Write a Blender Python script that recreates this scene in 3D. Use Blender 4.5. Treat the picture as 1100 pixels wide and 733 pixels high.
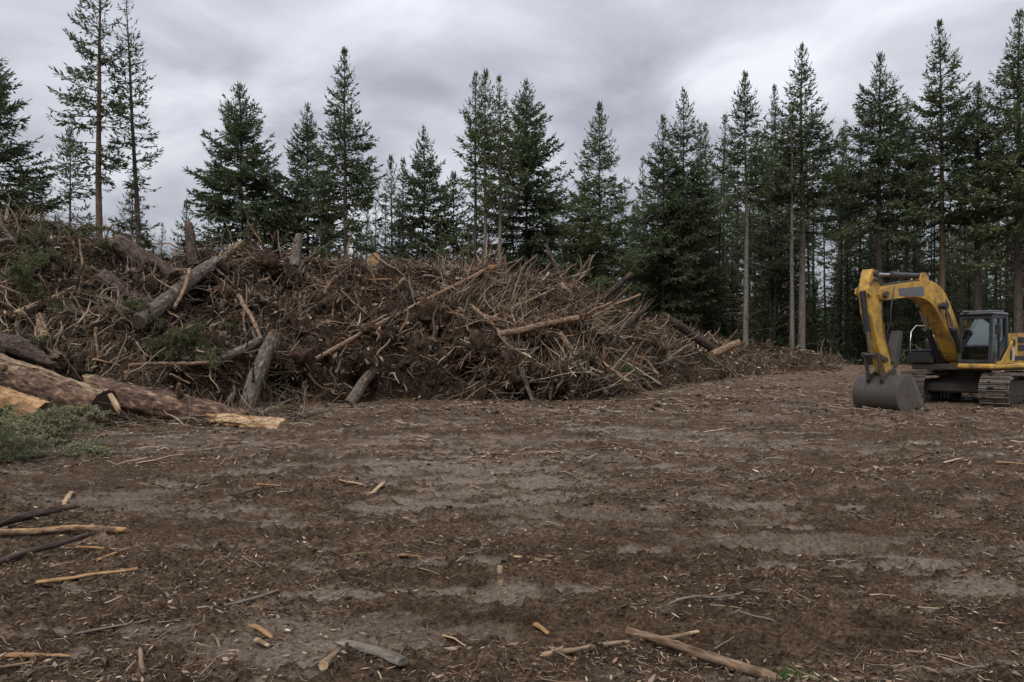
import bpy, math, random
import numpy as np
R_ = math.radians

# ------------------------------------------------------------------ scene, camera, sky, sun, exposure
for o in list(bpy.data.objects):
    bpy.data.objects.remove(o)
scene = bpy.context.scene
COL = scene.collection
F = 764.0                      # focal length in photo pixels (1100 wide)
HZ = 376.0                     # row of the horizon
EYE = 1.7
cam_d = bpy.data.cameras.new('camera')
cam = bpy.data.objects.new('camera', cam_d)
COL.objects.link(cam)
cam.location = (0, 0, EYE)
cam.rotation_euler = (R_(90), 0, 0)
cam_d.sensor_width = 36.0
cam_d.lens = 36.0 * F / 1100.0
cam_d.shift_y = (HZ - 366.5) / 1100.0
cam_d.clip_start = 0.05
cam_d.clip_end = 3000
scene.camera = cam
scene.view_settings.view_transform = 'Standard'
scene.view_settings.look = 'None'
scene.view_settings.gamma = 1
scene.view_settings.use_curve_mapping = False
scene.view_settings.exposure = 0.50

SUN_EL, SUN_AZ = R_(52), R_(-150)      # azimuth measured from +Y towards +X
world = bpy.data.worlds.new('World')
scene.world = world
world.use_nodes = True
wn, wl = world.node_tree.nodes, world.node_tree.links
wn.clear()
w_out = wn.new('ShaderNodeOutputWorld')
w_bg = wn.new('ShaderNodeBackground'); w_bg.inputs['Strength'].default_value = 0.1
wl.new(w_bg.outputs[0], w_out.inputs[0])
sky = wn.new('ShaderNodeTexSky')
sky.sky_type = 'NISHITA'; sky.sun_disc = False
sky.sun_elevation = SUN_EL; sky.sun_rotation = SUN_AZ
tc = wn.new('ShaderNodeTexCoord')
sep = wn.new('ShaderNodeSeparateXYZ'); wl.new(tc.outputs['Generated'], sep.inputs[0])
zz = wn.new('ShaderNodeMath'); zz.operation = 'MAXIMUM'; zz.inputs[1].default_value = 0.0
wl.new(sep.outputs['Z'], zz.inputs[0])
za = wn.new('ShaderNodeMath'); za.operation = 'ADD'; za.inputs[1].default_value = 0.30
wl.new(zz.outputs[0], za.inputs[0])
dx = wn.new('ShaderNodeMath'); dx.operation = 'DIVIDE'; wl.new(sep.outputs['X'], dx.inputs[0]); wl.new(za.outputs[0], dx.inputs[1])
dy = wn.new('ShaderNodeMath'); dy.operation = 'DIVIDE'; wl.new(sep.outputs['Y'], dy.inputs[0]); wl.new(za.outputs[0], dy.inputs[1])
cmb = wn.new('ShaderNodeCombineXYZ'); wl.new(dx.outputs[0], cmb.inputs[0]); wl.new(dy.outputs[0], cmb.inputs[1])
cmap = wn.new('ShaderNodeMapping'); wl.new(cmb.outputs[0], cmap.inputs[0])
cmap.inputs['Location'].default_value = (2.3, 0.6, 0.0)
cmap.inputs['Rotation'].default_value = (0, 0, R_(20))
cmap.inputs['Scale'].default_value = (0.85, 1.0, 1)
n1 = wn.new('ShaderNodeTexNoise'); n1.inputs['Scale'].default_value = 1.25; n1.inputs['Detail'].default_value = 7
n1.inputs['Roughness'].default_value = 0.5; n1.inputs['Distortion'].default_value = 0.35
wl.new(cmap.outputs[0], n1.inputs['Vector'])
n2 = wn.new('ShaderNodeTexNoise'); n2.inputs['Scale'].default_value = 3.2; n2.inputs['Detail'].default_value = 6
n2.inputs['Distortion'].default_value = 0.6
wl.new(cmap.outputs[0], n2.inputs['Vector'])
nm = wn.new('ShaderNodeMix'); nm.data_type = 'FLOAT'; nm.inputs[0].default_value = 0.42
wl.new(n1.outputs['Fac'], nm.inputs[2]); wl.new(n2.outputs['Fac'], nm.inputs[3])
cr = wn.new('ShaderNodeValToRGB')
cr.color_ramp.elements[0].position = 0.36; cr.color_ramp.elements[0].color = (0.285, 0.296, 0.338, 1)
cr.color_ramp.elements[1].position = 0.62; cr.color_ramp.elements[1].color = (0.68, 0.70, 0.75, 1)
e = cr.color_ramp.elements.new(0.47); e.color = (0.415, 0.43, 0.482, 1)
wl.new(nm.outputs[0], cr.inputs[0])
gr = wn.new('ShaderNodeMath'); gr.operation = 'MULTIPLY_ADD'; gr.inputs[1].default_value = 11.5; gr.inputs[2].default_value = 5.7
wl.new(zz.outputs[0], gr.inputs[0])
sc = wn.new('ShaderNodeVectorMath'); sc.operation = 'SCALE'; wl.new(gr.outputs[0], sc.inputs['Scale'])
wl.new(cr.outputs[0], sc.inputs[0])
mx = wn.new('ShaderNodeMix'); mx.data_type = 'RGBA'; mx.inputs[0].default_value = 0.93
wl.new(sky.outputs[0], mx.inputs[6]); wl.new(sc.outputs[0], mx.inputs[7])
wl.new(mx.outputs[2], w_bg.inputs['Color'])

sun_d = bpy.data.lights.new('sun', 'SUN')
sun_d.energy = 1.5; sun_d.angle = R_(25); sun_d.color = (1.0, 0.96, 0.90)
sun = bpy.data.objects.new('sun', sun_d); COL.objects.link(sun)
sun.rotation_euler = (R_(90) - SUN_EL, 0, math.pi - SUN_AZ)
scene.cycles.max_bounces = 6
scene.cycles.diffuse_bounces = 3
scene.cycles.transparent_max_bounces = 8
scene.cycles.use_adaptive_sampling = True

# ------------------------------------------------------------------ helpers: noise
def _h(ix, iy, iz, seed):
    with np.errstate(over='ignore'):
        h = (ix.astype(np.int64) * 374761393 + iy.astype(np.int64) * 668265263 + iz.astype(np.int64) * 2147483647 + seed * 1274126177) & 0xffffffff
        h = (h ^ (h >> 13)) * 1274126177 & 0xffffffff
        h = (h ^ (h >> 16)) * 2246822519 & 0xffffffff
        h = h ^ (h >> 15)
    return (h & 0xffffff).astype(np.float64) / float(0xffffff) * 2 - 1
def vn3(x, y, z, seed=0):
    ix, iy, iz = np.floor(x), np.floor(y), np.floor(z)
    fx, fy, fz = x - ix, y - iy, z - iz
    ix, iy, iz = ix.astype(np.int64), iy.astype(np.int64), iz.astype(np.int64)
    u = fx * fx * fx * (fx * (fx * 6 - 15) + 10); v = fy * fy * fy * (fy * (fy * 6 - 15) + 10); w = fz * fz * fz * (fz * (fz * 6 - 15) + 10)
    def L(a, b, t): return a + (b - a) * t
    a = L(L(_h(ix, iy, iz, seed), _h(ix + 1, iy, iz, seed), u), L(_h(ix, iy + 1, iz, seed), _h(ix + 1, iy + 1, iz, seed), u), v)
    b = L(L(_h(ix, iy, iz + 1, seed), _h(ix + 1, iy, iz + 1, seed), u), L(_h(ix, iy + 1, iz + 1, seed), _h(ix + 1, iy + 1, iz + 1, seed), u), v)
    return L(a, b, w)
def vn2(x, y, seed=0):
    ix, iy = np.floor(x), np.floor(y)
    fx, fy = x - ix, y - iy
    ix, iy = ix.astype(np.int64), iy.astype(np.int64)
    z = np.zeros_like(ix)
    u = fx * fx * fx * (fx * (fx * 6 - 15) + 10); v = fy * fy * fy * (fy * (fy * 6 - 15) + 10)
    a = _h(ix, iy, z, seed); b = _h(ix + 1, iy, z, seed); c = _h(ix, iy + 1, z, seed); d = _h(ix + 1, iy + 1, z, seed)
    return (a + (b - a) * u) + ((c + (d - c) * u) - (a + (b - a) * u)) * v
def fbm2(x, y, oct=4, seed=0, gain=0.5):
    s = np.zeros_like(x); a = 1.0; t = 0
    for k in range(oct):
        c, sn = math.cos(0.6 * k), math.sin(0.6 * k)
        s = s + a * vn2(x * c - y * sn + k * 7.3, x * sn + y * c - k * 3.1, seed + k); t += a
        a *= gain; x = x * 2.03; y = y * 2.03
    return s / t
def fbm3(x, y, z, oct=4, seed=0, gain=0.5):
    s = np.zeros_like(x); a = 1.0; t = 0
    for k in range(oct):
        s = s + a * vn3(x + k * 5.1, y - k * 2.7, z + k * 1.3, seed + k); t += a
        a *= gain; x = x * 2.03; y = y * 2.03; z = z * 2.03
    return s / t
def sst(a, b, x):
    t = np.clip((x - a) / (b - a), 0, 1)
    return t * t * (3 - 2 * t)

# ------------------------------------------------------------------ helpers: meshes
class MB:
    def __init__(s): s.v = []; s.q = []; s.t = []; s.n = 0
    def add(s, v, quads=None, tris=None, m=0):
        v = np.asarray(v, dtype=np.float64).reshape(-1, 3)
        if quads is not None and len(quads):
            q = np.asarray(quads, dtype=np.int64).reshape(-1, 4) + s.n
            mi = np.broadcast_to(np.asarray(m), (len(q),)); s.q.append((q, mi))
        if tris is not None and len(tris):
            t = np.asarray(tris, dtype=np.int64).reshape(-1, 3) + s.n
            mi = np.broadcast_to(np.asarray(m), (len(t),)); s.t.append((t, mi))
        s.v.append(v); s.n += len(v)
        return s
    def box(s, c, d, m=0, rot=None, bev=0.0):
        # a box with chamfered edges (bev) centred on c with full size d
        hx, hy, hz = d[0] / 2, d[1] / 2, d[2] / 2
        b = min(bev, hx * .9, hy * .9, hz * .9)
        if b <= 0:
            v = np.array([[x, y, z] for x in (-hx, hx) for y in (-hy, hy) for z in (-hz, hz)])
            q = [(0, 1, 3, 2), (4, 6, 7, 5), (0, 4, 5, 1), (2, 3, 7, 6), (0, 2, 6, 4), (1, 5, 7, 3)]
            t = None
        else:
            v = []; idx = {}
            for x in (-1, 1):
                for y in (-1, 1):
                    for z in (-1, 1):
                        for a in range(3):
                            p = [x * hx, y * hy, z * hz]
                            for k, (sg, h_) in enumerate(((x, hx), (y, hy), (z, hz))):
                                if k != a: p[k] = sg * (h_ - b)
                            idx[(x, y, z, a)] = len(v); v.append(p)
            v = np.array(v); q = []; t = []
            I = lambda x, y, z, a: idx[(x, y, z, a)]
            for sg in (-1, 1):
                f = [(sg, y, z) for y, z in ((-1, -1), (1, -1), (1, 1), (-1, 1))]
                q.append([I(*p, 0) for p in (f if sg > 0 else f[::-1])])
                f = [(x, sg, z) for x, z in ((-1, -1), (-1, 1), (1, 1), (1, -1))]
                q.append([I(*p, 1) for p in (f if sg > 0 else f[::-1])])
                f = [(x, y, sg) for x, y in ((-1, -1), (1, -1), (1, 1), (-1, 1))]
                q.append([I(*p, 2) for p in (f if sg > 0 else f[::-1])])
            for y in (-1, 1):
                for z in (-1, 1):
                    q.append([I(-1, y, z, 1), I(1, y, z, 1), I(1, y, z, 2), I(-1, y, z, 2)])
            for x in (-1, 1):
                for z in (-1, 1):
                    q.append([I(x, -1, z, 0), I(x, 1, z, 0), I(x, 1, z, 2), I(x, -1, z, 2)])
            for x in (-1, 1):
                for y in (-1, 1):
                    q.append([I(x, y, -1, 0), I(x, y, 1, 0), I(x, y, 1, 1), I(x, y, -1, 1)])
            for x in (-1, 1):
                for y in (-1, 1):
                    for z in (-1, 1): t.append([I(x, y, z, 0), I(x, y, z, 1), I(x, y, z, 2)])
        if rot is not None: v = v @ np.asarray(rot).T
        return s.add(v + np.asarray(c), q, t, m)
    def prism(s, poly, y0, y1, m=0, mside=None):
        # poly: list of (x,z) extruded along y; caps as triangle fans around the ear-safe centroid
        p = np.array(poly, float); n = len(p)
        a = np.c_[p[:, 0], np.full(n, y0), p[:, 1]]; b = np.c_[p[:, 0], np.full(n, y1), p[:, 1]]
        q = [(i, (i + 1) % n, n + (i + 1) % n, n + i) for i in range(n)]
        s.add(np.r_[a, b], q, None, m if mside is None else mside)
        tr = earclip(p)
        s.add(a.copy(), None, tr, m); s.add(b.copy(), None, [t[::-1] for t in tr], m)
        return s
    def tube(s, pts, r, sides=10, m=0, caps=True, mcap=None):
        P = np.asarray(pts, float)[None]; r = np.broadcast_to(np.asarray(r, float), (P.shape[1],))[None]
        v, q = tubes(P, r, sides); s.add(v, q, None, m)
        if caps:
            K = P.shape[1]
            for k, rev in ((0, True), (K - 1, False)):
                ring = v[k * sides:(k + 1) * sides]; c = ring.mean(0)
                tr = [(i, (i + 1) % sides, sides) for i in range(sides)]
                s.add(np.r_[ring, [c]], None, [t[::-1] if rev else t for t in tr], m if mcap is None else mcap)
        return s
    def build(s, name, mats, parent=None, smooth=True, attr=None, recalc=False):
        me = bpy.data.meshes.new(name)
        v = np.concatenate(s.v) if s.v else np.zeros((0, 3))
        Q = np.concatenate([a for a, _ in s.q]) if s.q else np.zeros((0, 4), int)
        T = np.concatenate([a for a, _ in s.t]) if s.t else np.zeros((0, 3), int)
        mi = np.concatenate([np.asarray(b) for _, b in s.q] + [np.asarray(b) for _, b in s.t]) if (s.q or s.t) else np.zeros(0)
        me.vertices.add(len(v)); me.vertices.foreach_set('co', v.astype(np.float32).ravel())
        me.loops.add(Q.size + T.size); me.loops.foreach_set('vertex_index', np.r_[Q.ravel(), T.ravel()].astype(np.int32))
        me.polygons.add(len(Q) + len(T))
        me.polygons.foreach_set('loop_start', np.r_[np.arange(len(Q)) * 4, Q.size + np.arange(len(T)) * 3].astype(np.int32))
        me.polygons.foreach_set('material_index', mi.astype(np.int32))
        me.polygons.foreach_set('use_smooth', np.full(len(Q) + len(T), bool(smooth)))
        if attr:
            for k, a in attr.items():
                at = me.attributes.new(k, 'FLOAT', 'POINT'); at.data.foreach_set('value', np.asarray(a, np.float32))
        for m in (mats if isinstance(mats, (list, tuple)) else [mats]): me.materials.append(m)
        me.update(calc_edges=True)
        if recalc:
            import bmesh
            bm = bmesh.new(); bm.from_mesh(me); bmesh.ops.remove_doubles(bm, verts=bm.verts, dist=1e-5)
            bmesh.ops.recalc_face_normals(bm, faces=bm.faces); bm.to_mesh(me); bm.free()
        o = bpy.data.objects.new(name, me); COL.objects.link(o)
        if parent is not None: o.parent = parent
        return o
def earclip(p):
    idx = list(range(len(p))); tr = []
    A = sum(p[i][0] * p[(i + 1) % len(p)][1] - p[(i + 1) % len(p)][0] * p[i][1] for i in range(len(p)))
    if A < 0: idx = idx[::-1]
    cr_ = lambda a, b, c: (b[0] - a[0]) * (c[1] - a[1]) - (b[1] - a[1]) * (c[0] - a[0])
    g = 0
    while len(idx) > 3 and g < 5000:
        g += 1; ok = False
        for k in range(len(idx)):
            i, j, l = idx[k - 1], idx[k], idx[(k + 1) % len(idx)]
            if cr_(p[i], p[j], p[l]) <= 1e-12: continue
            if any(cr_(p[i], p[j], p[x]) >= 0 and cr_(p[j], p[l], p[x]) >= 0 and cr_(p[l], p[i], p[x]) >= 0 for x in idx if x not in (i, j, l)): continue
            tr.append((i, j, l)); idx.pop(k); ok = True; break
        if not ok: break
    if len(idx) == 3: tr.append(tuple(idx))
    return tr
def nrm(a): return a / np.maximum(np.linalg.norm(a, axis=-1, keepdims=True), 1e-9)
def tubes(P, r, sides):
    # P[N,K,3], r[N,K] -> vertices and quads of N open tubes
    N, K, _ = P.shape
    T = np.empty_like(P); T[:, 1:-1] = P[:, 2:] - P[:, :-2]; T[:, 0] = P[:, 1] - P[:, 0]; T[:, -1] = P[:, -1] - P[:, -2]
    T = nrm(T)
    mean = nrm(P[:, -1] - P[:, 0])
    up = np.where(np.abs(mean[:, 2:3]) > 0.8, np.array([[1.0, 0.13, 0]]), np.array([[0, 0.1, 1.0]]))[:, None, :]
    A = nrm(np.cross(T, np.broadcast_to(up, T.shape))); B = np.cross(A, T)
    th = np.arange(sides) / sides * 2 * math.pi
    V = P[:, :, None, :] + r[:, :, None, None] * (A[:, :, None, :] * np.cos(th)[None, None, :, None] + B[:, :, None, :] * np.sin(th)[None, None, :, None])
    base = (np.arange(N) * K * sides)[:, None, None]; k = (np.arange(K - 1) * sides)[None, :, None]; j = np.arange(sides)[None, None, :]; j2 = (j + 1) % sides
    q = np.stack([base + k + j, base + k + j2, base + k + sides + j2, base + k + sides + j], -1).reshape(-1, 4)
    return V.reshape(-1, 3), q
def walk(rng, P0, D, L, K, wob, grav=0.0):
    N = len(P0); d = nrm(D); P = np.empty((N, K, 3)); P[:, 0] = P0
    st = (L / (K - 1))[:, None]
    for k in range(1, K):
        d = nrm(d + rng.normal(0, 1, (N, 3)) * wob + np.array([0, 0, grav]))
        P[:, k] = P[:, k - 1] + d * st
    return P
def kites(base, d, w, ln, wd):
    # slender four-cornered leaf faces: base point, direction, width direction, length, width
    N = len(base); ln = ln[:, None]; wd = wd[:, None]
    v = np.stack([base, base + d * ln * .42 + w * wd * .5, base + d * ln, base + d * ln * .42 - w * wd * .5], 1).reshape(-1, 3)
    q = np.arange(4 * N).reshape(-1, 4)
    return v, q
def tag(o, label=None, cat=None, group=None, kind=None):
    if label: o['label'] = label
    if cat: o['category'] = cat
    if group: o['group'] = group
    if kind: o['kind'] = kind
    return o
def thing(name, label, cat, loc=(0, 0, 0), rz=0, group=None):
    o = bpy.data.objects.new(name, None); COL.objects.link(o)
    o.empty_display_size = 0.3
    o.location = loc; o.rotation_euler = (0, 0, rz)
    return tag(o, label, cat, group)
def dup(root, loc, rz=0, sc_=(1, 1, 1), label=None, group=None, rot=None):
    r = root.copy(); COL.objects.link(r); r.location = loc; r.rotation_euler = rot or (0, 0, rz); r.scale = sc_
    if label: r['label'] = label
    if group: r['group'] = group
    for ch in root.children:
        c = ch.copy(); COL.objects.link(c); c.parent = r
        for g in ch.children:
            d = g.copy(); COL.objects.link(d); d.parent = c
    return r
def Wp(px, py, Y): return np.array([(px - 550) / F * Y, Y, EYE + (HZ - py) / F * Y])

# ------------------------------------------------------------------ helpers: materials
def newmat(name):
    m = bpy.data.materials.new(name); m.use_nodes = True
    n, l = m.node_tree.nodes, m.node_tree.links
    return m, n, l, n['Principled BSDF']
def noise(n, l, scale, detail=6, rough=0.6, dist=0.0, vec=None, map_scale=None):
    t = n.new('ShaderNodeTexCoord'); mp = n.new('ShaderNodeMapping'); l.new(t.outputs['Object'], mp.inputs[0])
    if map_scale: mp.inputs['Scale'].default_value = map_scale
    x = n.new('ShaderNodeTexNoise'); x.inputs['Scale'].default_value = scale; x.inputs['Detail'].default_value = detail
    x.inputs['Roughness'].default_value = rough; x.inputs['Distortion'].default_value = dist
    l.new(mp.outputs[0], x.inputs['Vector'])
    return x.outputs['Fac']
def ramp(n, l, fac, stops):
    r = n.new('ShaderNodeValToRGB'); el = r.color_ramp.elements
    while len(el) < len(stops): el.new(0.5)
    for e_, (p, c) in zip(el, stops): e_.position = p; e_.color = (*c, 1) if len(c) == 3 else c
    l.new(fac, r.inputs[0]); return r.outputs[0]
def mixc(n, l, fac, a, b, mode='MIX'):
    x = n.new('ShaderNodeMix'); x.data_type = 'RGBA'; x.blend_type = mode
    for s, val in ((0, fac), (6, a), (7, b)):
        if hasattr(val, 'links'): l.new(val, x.inputs[s])
        elif s == 0: x.inputs[0].default_value = val
        else: x.inputs[s].default_value = (*val, 1)
    return x.outputs[2]
def bump(n, l, h, strength, dist, bsdf, prev=None):
    b = n.new('ShaderNodeBump'); b.inputs['Strength'].default_value = strength; b.inputs['Distance'].default_value = dist
    l.new(h, b.inputs['Height'])
    if prev is not None: l.new(prev, b.inputs['Normal'])
    l.new(b.outputs[0], bsdf.inputs['Normal']); return b.outputs[0]
def island(n):
    g = n.new('ShaderNodeNewGeometry'); return g.outputs['Random Per Island']
def mat_island(name, stops, rough=0.85, spec=0.25, nscale=None, transl=0.0):
    m, n, l, b = newmat(name)
    c = ramp(n, l, island(n), stops)
    if nscale:
        c = mixc(n, l, 1.0, c, ramp(n, l, noise(n, l, nscale, 3), [(0.3, (0.55, 0.55, 0.55)), (0.7, (1.25, 1.25, 1.25))]), 'MULTIPLY')
    l.new(c, b.inputs['Base Color']); b.inputs['Roughness'].default_value = rough
    b.inputs['Specular IOR Level'].default_value = spec
    if transl:
        o = n['Material Output']; t = n.new('ShaderNodeBsdfTranslucent'); l.new(c, t.inputs[0])
        mxs = n.new('ShaderNodeMixShader'); mxs.inputs[0].default_value = transl
        l.new(b.outputs[0], mxs.inputs[1]); l.new(t.outputs[0], mxs.inputs[2]); l.new(mxs.outputs[0], o.inputs[0])
    return m
def mat_noise(name, stops, scale, rough=0.8, spec=0.3, bumpd=0.0, bscale=None, map_scale=None, metal=0.0, detail=6):
    m, n, l, b = newmat(name)
    f = noise(n, l, scale, detail, 0.6, 0.3, map_scale=map_scale)
    l.new(ramp(n, l, f, stops), b.inputs['Base Color']); b.inputs['Roughness'].default_value = rough
    b.inputs['Specular IOR Level'].default_value = spec; b.inputs['Metallic'].default_value = metal
    if bumpd: bump(n, l, noise(n, l, bscale or scale * 2, 5, map_scale=map_scale), 0.9, bumpd, b)
    return m

# mud: ground sheet
def make_mud():
    m, n, l, b = newmat('mud')
    at = n.new('ShaderNodeAttribute'); at.attribute_name = 'compact'
    wet = n.new('ShaderNodeAttribute'); wet.attribute_name = 'wet'
    far = n.new('ShaderNodeAttribute'); far.attribute_name = 'reddish'
    rough_c = ramp(n, l, noise(n, l, 2.6, 15, 0.86, 0.5, map_scale=(.42, 1.25, 1)), [(0.36, (0.021, 0.0130, 0.0078)), (0.47, (0.063, 0.041, 0.0255)), (0.56, (0.106, 0.071, 0.045)), (0.66, (0.26, 0.192, 0.136))])
    fine = ramp(n, l, noise(n, l, 42, 8, 0.8, 0.3, map_scale=(.6, 1.1, 1)), [(0.40, (0.30, 0.28, 0.26)), (0.60, (1.6, 1.58, 1.55))])
    rough_c = mixc(n, l, 1.0, rough_c, fine, 'MULTIPLY')
    rough_c = mixc(n, l, far.outputs['Fac'], rough_c, ramp(n, l, noise(n, l, 3.0, 8, 0.75), [(0.3, (0.045, 0.028, 0.018)), (0.7, (0.19, 0.122, 0.08))]))
    smooth_c = ramp(n, l, noise(n, l, 7, 9, 0.7), [(0.3, (0.100, 0.070, 0.048)), (0.72, (0.225, 0.172, 0.128))])
    smooth_c = mixc(n, l, 0.8, smooth_c, mixc(n, l, 1.0, smooth_c, fine, 'MULTIPLY'))
    c = mixc(n, l, at.outputs['Fac'], rough_c, smooth_c)
    l.new(c, b.inputs['Base Color'])
    r = n.new('ShaderNodeMapRange'); r.inputs[3].default_value = 0.82; r.inputs[4].default_value = 0.30
    l.new(wet.outputs['Fac'], r.inputs[0]); l.new(r.outputs[0], b.inputs['Roughness'])
    sr = n.new('ShaderNodeMapRange'); sr.inputs[3].default_value = 0.12; sr.inputs[4].default_value = 0.5
    l.new(wet.outputs['Fac'], sr.inputs[0]); l.new(sr.outputs[0], b.inputs['Specular IOR Level'])
    p = bump(n, l, noise(n, l, 26, 10, 0.75), 0.9, 0.03, b)
    bump(n, l, noise(n, l, 120, 5, 0.75), 0.7, 0.008, b, p)
    return m
M = {}
M['mud'] = make_mud()
M['soil'] = (lambda: 0)() or mat_noise('pile_soil', [(0.28, (0.018, 0.0125, 0.009)), (0.5, (0.062, 0.040, 0.027)), (0.72, (0.15, 0.094, 0.062))], 3.2, 0.95, 0.1, 0.14, 15)
M['clod'] = mat_island('mud_clod', [(0, (0.026, 0.0175, 0.012)), (0.6, (0.06, 0.041, 0.028)), (1, (0.12, 0.086, 0.06))], 0.85, 0.25, 40)
M['litter'] = mat_island('litter', [(0, (0.035, 0.022, 0.014)), (0.45, (0.085, 0.055, 0.035)), (0.75, (0.17, 0.115, 0.075)), (0.93, (0.32, 0.235, 0.16)), (1, (0.48, 0.37, 0.25))], 0.8, 0.25)
M['twig_dark'] = mat_island('dark_twigs', [(0, (0.022, 0.016, 0.012)), (0.6, (0.06, 0.045, 0.034)), (1, (0.12, 0.092, 0.07))], 0.9, 0.15)
M['twig_mid'] = mat_island('brown_twigs', [(0, (0.066, 0.044, 0.029)), (0.5, (0.155, 0.106, 0.072)), (1, (0.29, 0.21, 0.145))], 0.9, 0.15)
M['twig_red'] = mat_island('reddish_twigs', [(0, (0.066, 0.036, 0.022)), (0.5, (0.16, 0.092, 0.058)), (1, (0.28, 0.175, 0.115))], 0.9, 0.15)
M['twig_pale'] = mat_island('pale_twigs', [(0, (0.22, 0.168, 0.12)), (0.6, (0.36, 0.285, 0.205)), (1, (0.52, 0.43, 0.32))], 0.85, 0.2)
M['twig_olive'] = mat_island('olive_twigs', [(0, (0.06, 0.054, 0.032)), (0.6, (0.13, 0.116, 0.07)), (1, (0.23, 0.205, 0.135))], 0.9, 0.15)
def bark(name, stops, scale=7, stretch=(1, 1, 1), bd=0.03):
    m, n, l, b = newmat(name)
    vo = n.new('ShaderNodeTexVoronoi'); vo.inputs['Scale'].default_value = scale * 2.6
    t = n.new('ShaderNodeTexCoord'); mpv = n.new('ShaderNodeMapping'); mpv.inputs['Scale'].default_value = (1, 1, .4); l.new(t.outputs['Object'], mpv.inputs[0]); l.new(mpv.outputs[0], vo.inputs['Vector'])
    f = noise(n, l, scale, 10, 0.75, 0.9, map_scale=(1.3, 1.3, .45))
    a = n.new('ShaderNodeMath'); a.operation = 'MULTIPLY_ADD'; a.inputs[1].default_value = 0.35; l.new(vo.outputs['Distance'], a.inputs[0]); l.new(f, a.inputs[2])
    c = ramp(n, l, a.outputs[0], stops)
    l.new(c, b.inputs['Base Color']); b.inputs['Roughness'].default_value = 0.9; b.inputs['Specular IOR Level'].default_value = 0.2
    bump(n, l, a.outputs[0], 1.0, bd, b); return m
M['bark_dark'] = bark('dark_bark', [(0.4, (0.016, 0.011, 0.009)), (0.62, (0.05, 0.034, 0.028)), (0.8, (0.11, 0.08, 0.066))])
M['bark_grey'] = bark('grey_brown_bark', [(0.36, (0.03, 0.022, 0.017)), (0.58, (0.085, 0.066, 0.052)), (0.78, (0.16, 0.13, 0.105)), (0.92, (0.34, 0.29, 0.235))])
M['bark_peel'] = bark('peeling_bark', [(0.42, (0.022, 0.014, 0.011)), (0.62, (0.078, 0.048, 0.036)), (0.78, (0.165, 0.10, 0.068)), (0.90, (0.33, 0.22, 0.135))], 5)
M['bark_brown'] = bark('brown_bark', [(0.38, (0.045, 0.027, 0.017)), (0.6, (0.14, 0.088, 0.055)), (0.82, (0.32, 0.22, 0.145))], 9)
M['bark_trunk'] = bark('fir_trunk_bark', [(0.38, (0.022, 0.017, 0.014)), (0.6, (0.055, 0.043, 0.036)), (0.85, (0.10, 0.085, 0.072))], 4)
M['bark_trunk_pale'] = bark('pale_fir_trunk_bark', [(0.38, (0.06, 0.05, 0.042)), (0.6, (0.125, 0.105, 0.088)), (0.85, (0.2, 0.175, 0.15))], 4)
M['bark_trunk_red'] = bark('reddish_trunk_bark', [(0.38, (0.045, 0.028, 0.02)), (0.6, (0.10, 0.066, 0.047)), (0.85, (0.17, 0.12, 0.09))], 4)
def wood(name, stops, scale=3, st=(1, 1, 1), bd=0.012):
    m, n, l, b = newmat(name)
    f = noise(n, l, scale, 8, 0.65, 0.4, map_scale=st)
    dirt = ramp(n, l, noise(n, l, 6, 8, 0.75, 0.5), [(0.48, (0, 0, 0)), (0.66, (.85, .85, .85))])
    l.new(mixc(n, l, dirt, ramp(n, l, f, stops), (0.062, 0.042, 0.028)), b.inputs['Base Color']); b.inputs['Roughness'].default_value = 0.85; b.inputs['Specular IOR Level'].default_value = 0.15
    bump(n, l, f, 1.0, bd, b); return m
M['wood_orange'] = wood('orange_wood', [(0.3, (0.13, 0.07, 0.035)), (0.5, (0.34, 0.195, 0.095)), (0.72, (0.54, 0.37, 0.22))], 2.2, (7, 7, 1.0))
M['wood_pale'] = wood('pale_wood', [(0.3, (0.22, 0.13, 0.07)), (0.5, (0.42, 0.29, 0.175)), (0.72, (0.56, 0.43, 0.29))], 2.2, (7, 7, 1.0))
M['wood_tan'] = wood('tan_wood', [(0.3, (0.09, 0.06, 0.038)), (0.5, (0.23, 0.16, 0.10)), (0.75, (0.42, 0.31, 0.21))], 3, (7, 7, 1.0))
M['wood_old'] = wood('old_broken_wood', [(0.3, (0.05, 0.034, 0.024)), (0.5, (0.12, 0.085, 0.06)), (0.75, (0.24, 0.18, 0.13))], 3, (5, 5, 1.0))
M['wood_grey'] = wood('weathered_grey_wood', [(0.3, (0.065, 0.052, 0.041)), (0.55, (0.19, 0.16, 0.133)), (0.75, (0.36, 0.315, 0.27))], 3, (8, 8, 1.0))
M['wood_cutend'] = wood('darkened_cut_end', [(0.3, (0.03, 0.02, 0.014)), (0.7, (0.09, 0.06, 0.042))], 8)
M['needle'] = mat_island('fir_needles', [(0, (0.058, 0.080, 0.041)), (0.5, (0.090, 0.117, 0.058)), (0.85, (0.122, 0.145, 0.070)), (1, (0.16, 0.165, 0.082))], 0.5, 0.4, None, 0.38)
M['needle_light'] = mat_island('pale_fir_needles', [(0, (0.07, 0.096, 0.042)), (0.5, (0.11, 0.142, 0.062)), (0.85, (0.14, 0.165, 0.074)), (1, (0.17, 0.18, 0.085))], 0.5, 0.4, None, 0.38)
M['bough_green'] = mat_island('cut_bough_needles', [(0, (0.105, 0.110, 0.050)), (0.5, (0.20, 0.208, 0.105)), (0.85, (0.31, 0.310, 0.18)), (1, (0.43, 0.42, 0.27))], 0.6, 0.35, None, 0.15)
M['pile_green'] = mat_island('wilting_needles', [(0, (0.07, 0.078, 0.034)), (0.5, (0.125, 0.135, 0.062)), (1, (0.21, 0.205, 0.11))], 0.7, 0.3, None, 0.15)
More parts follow.
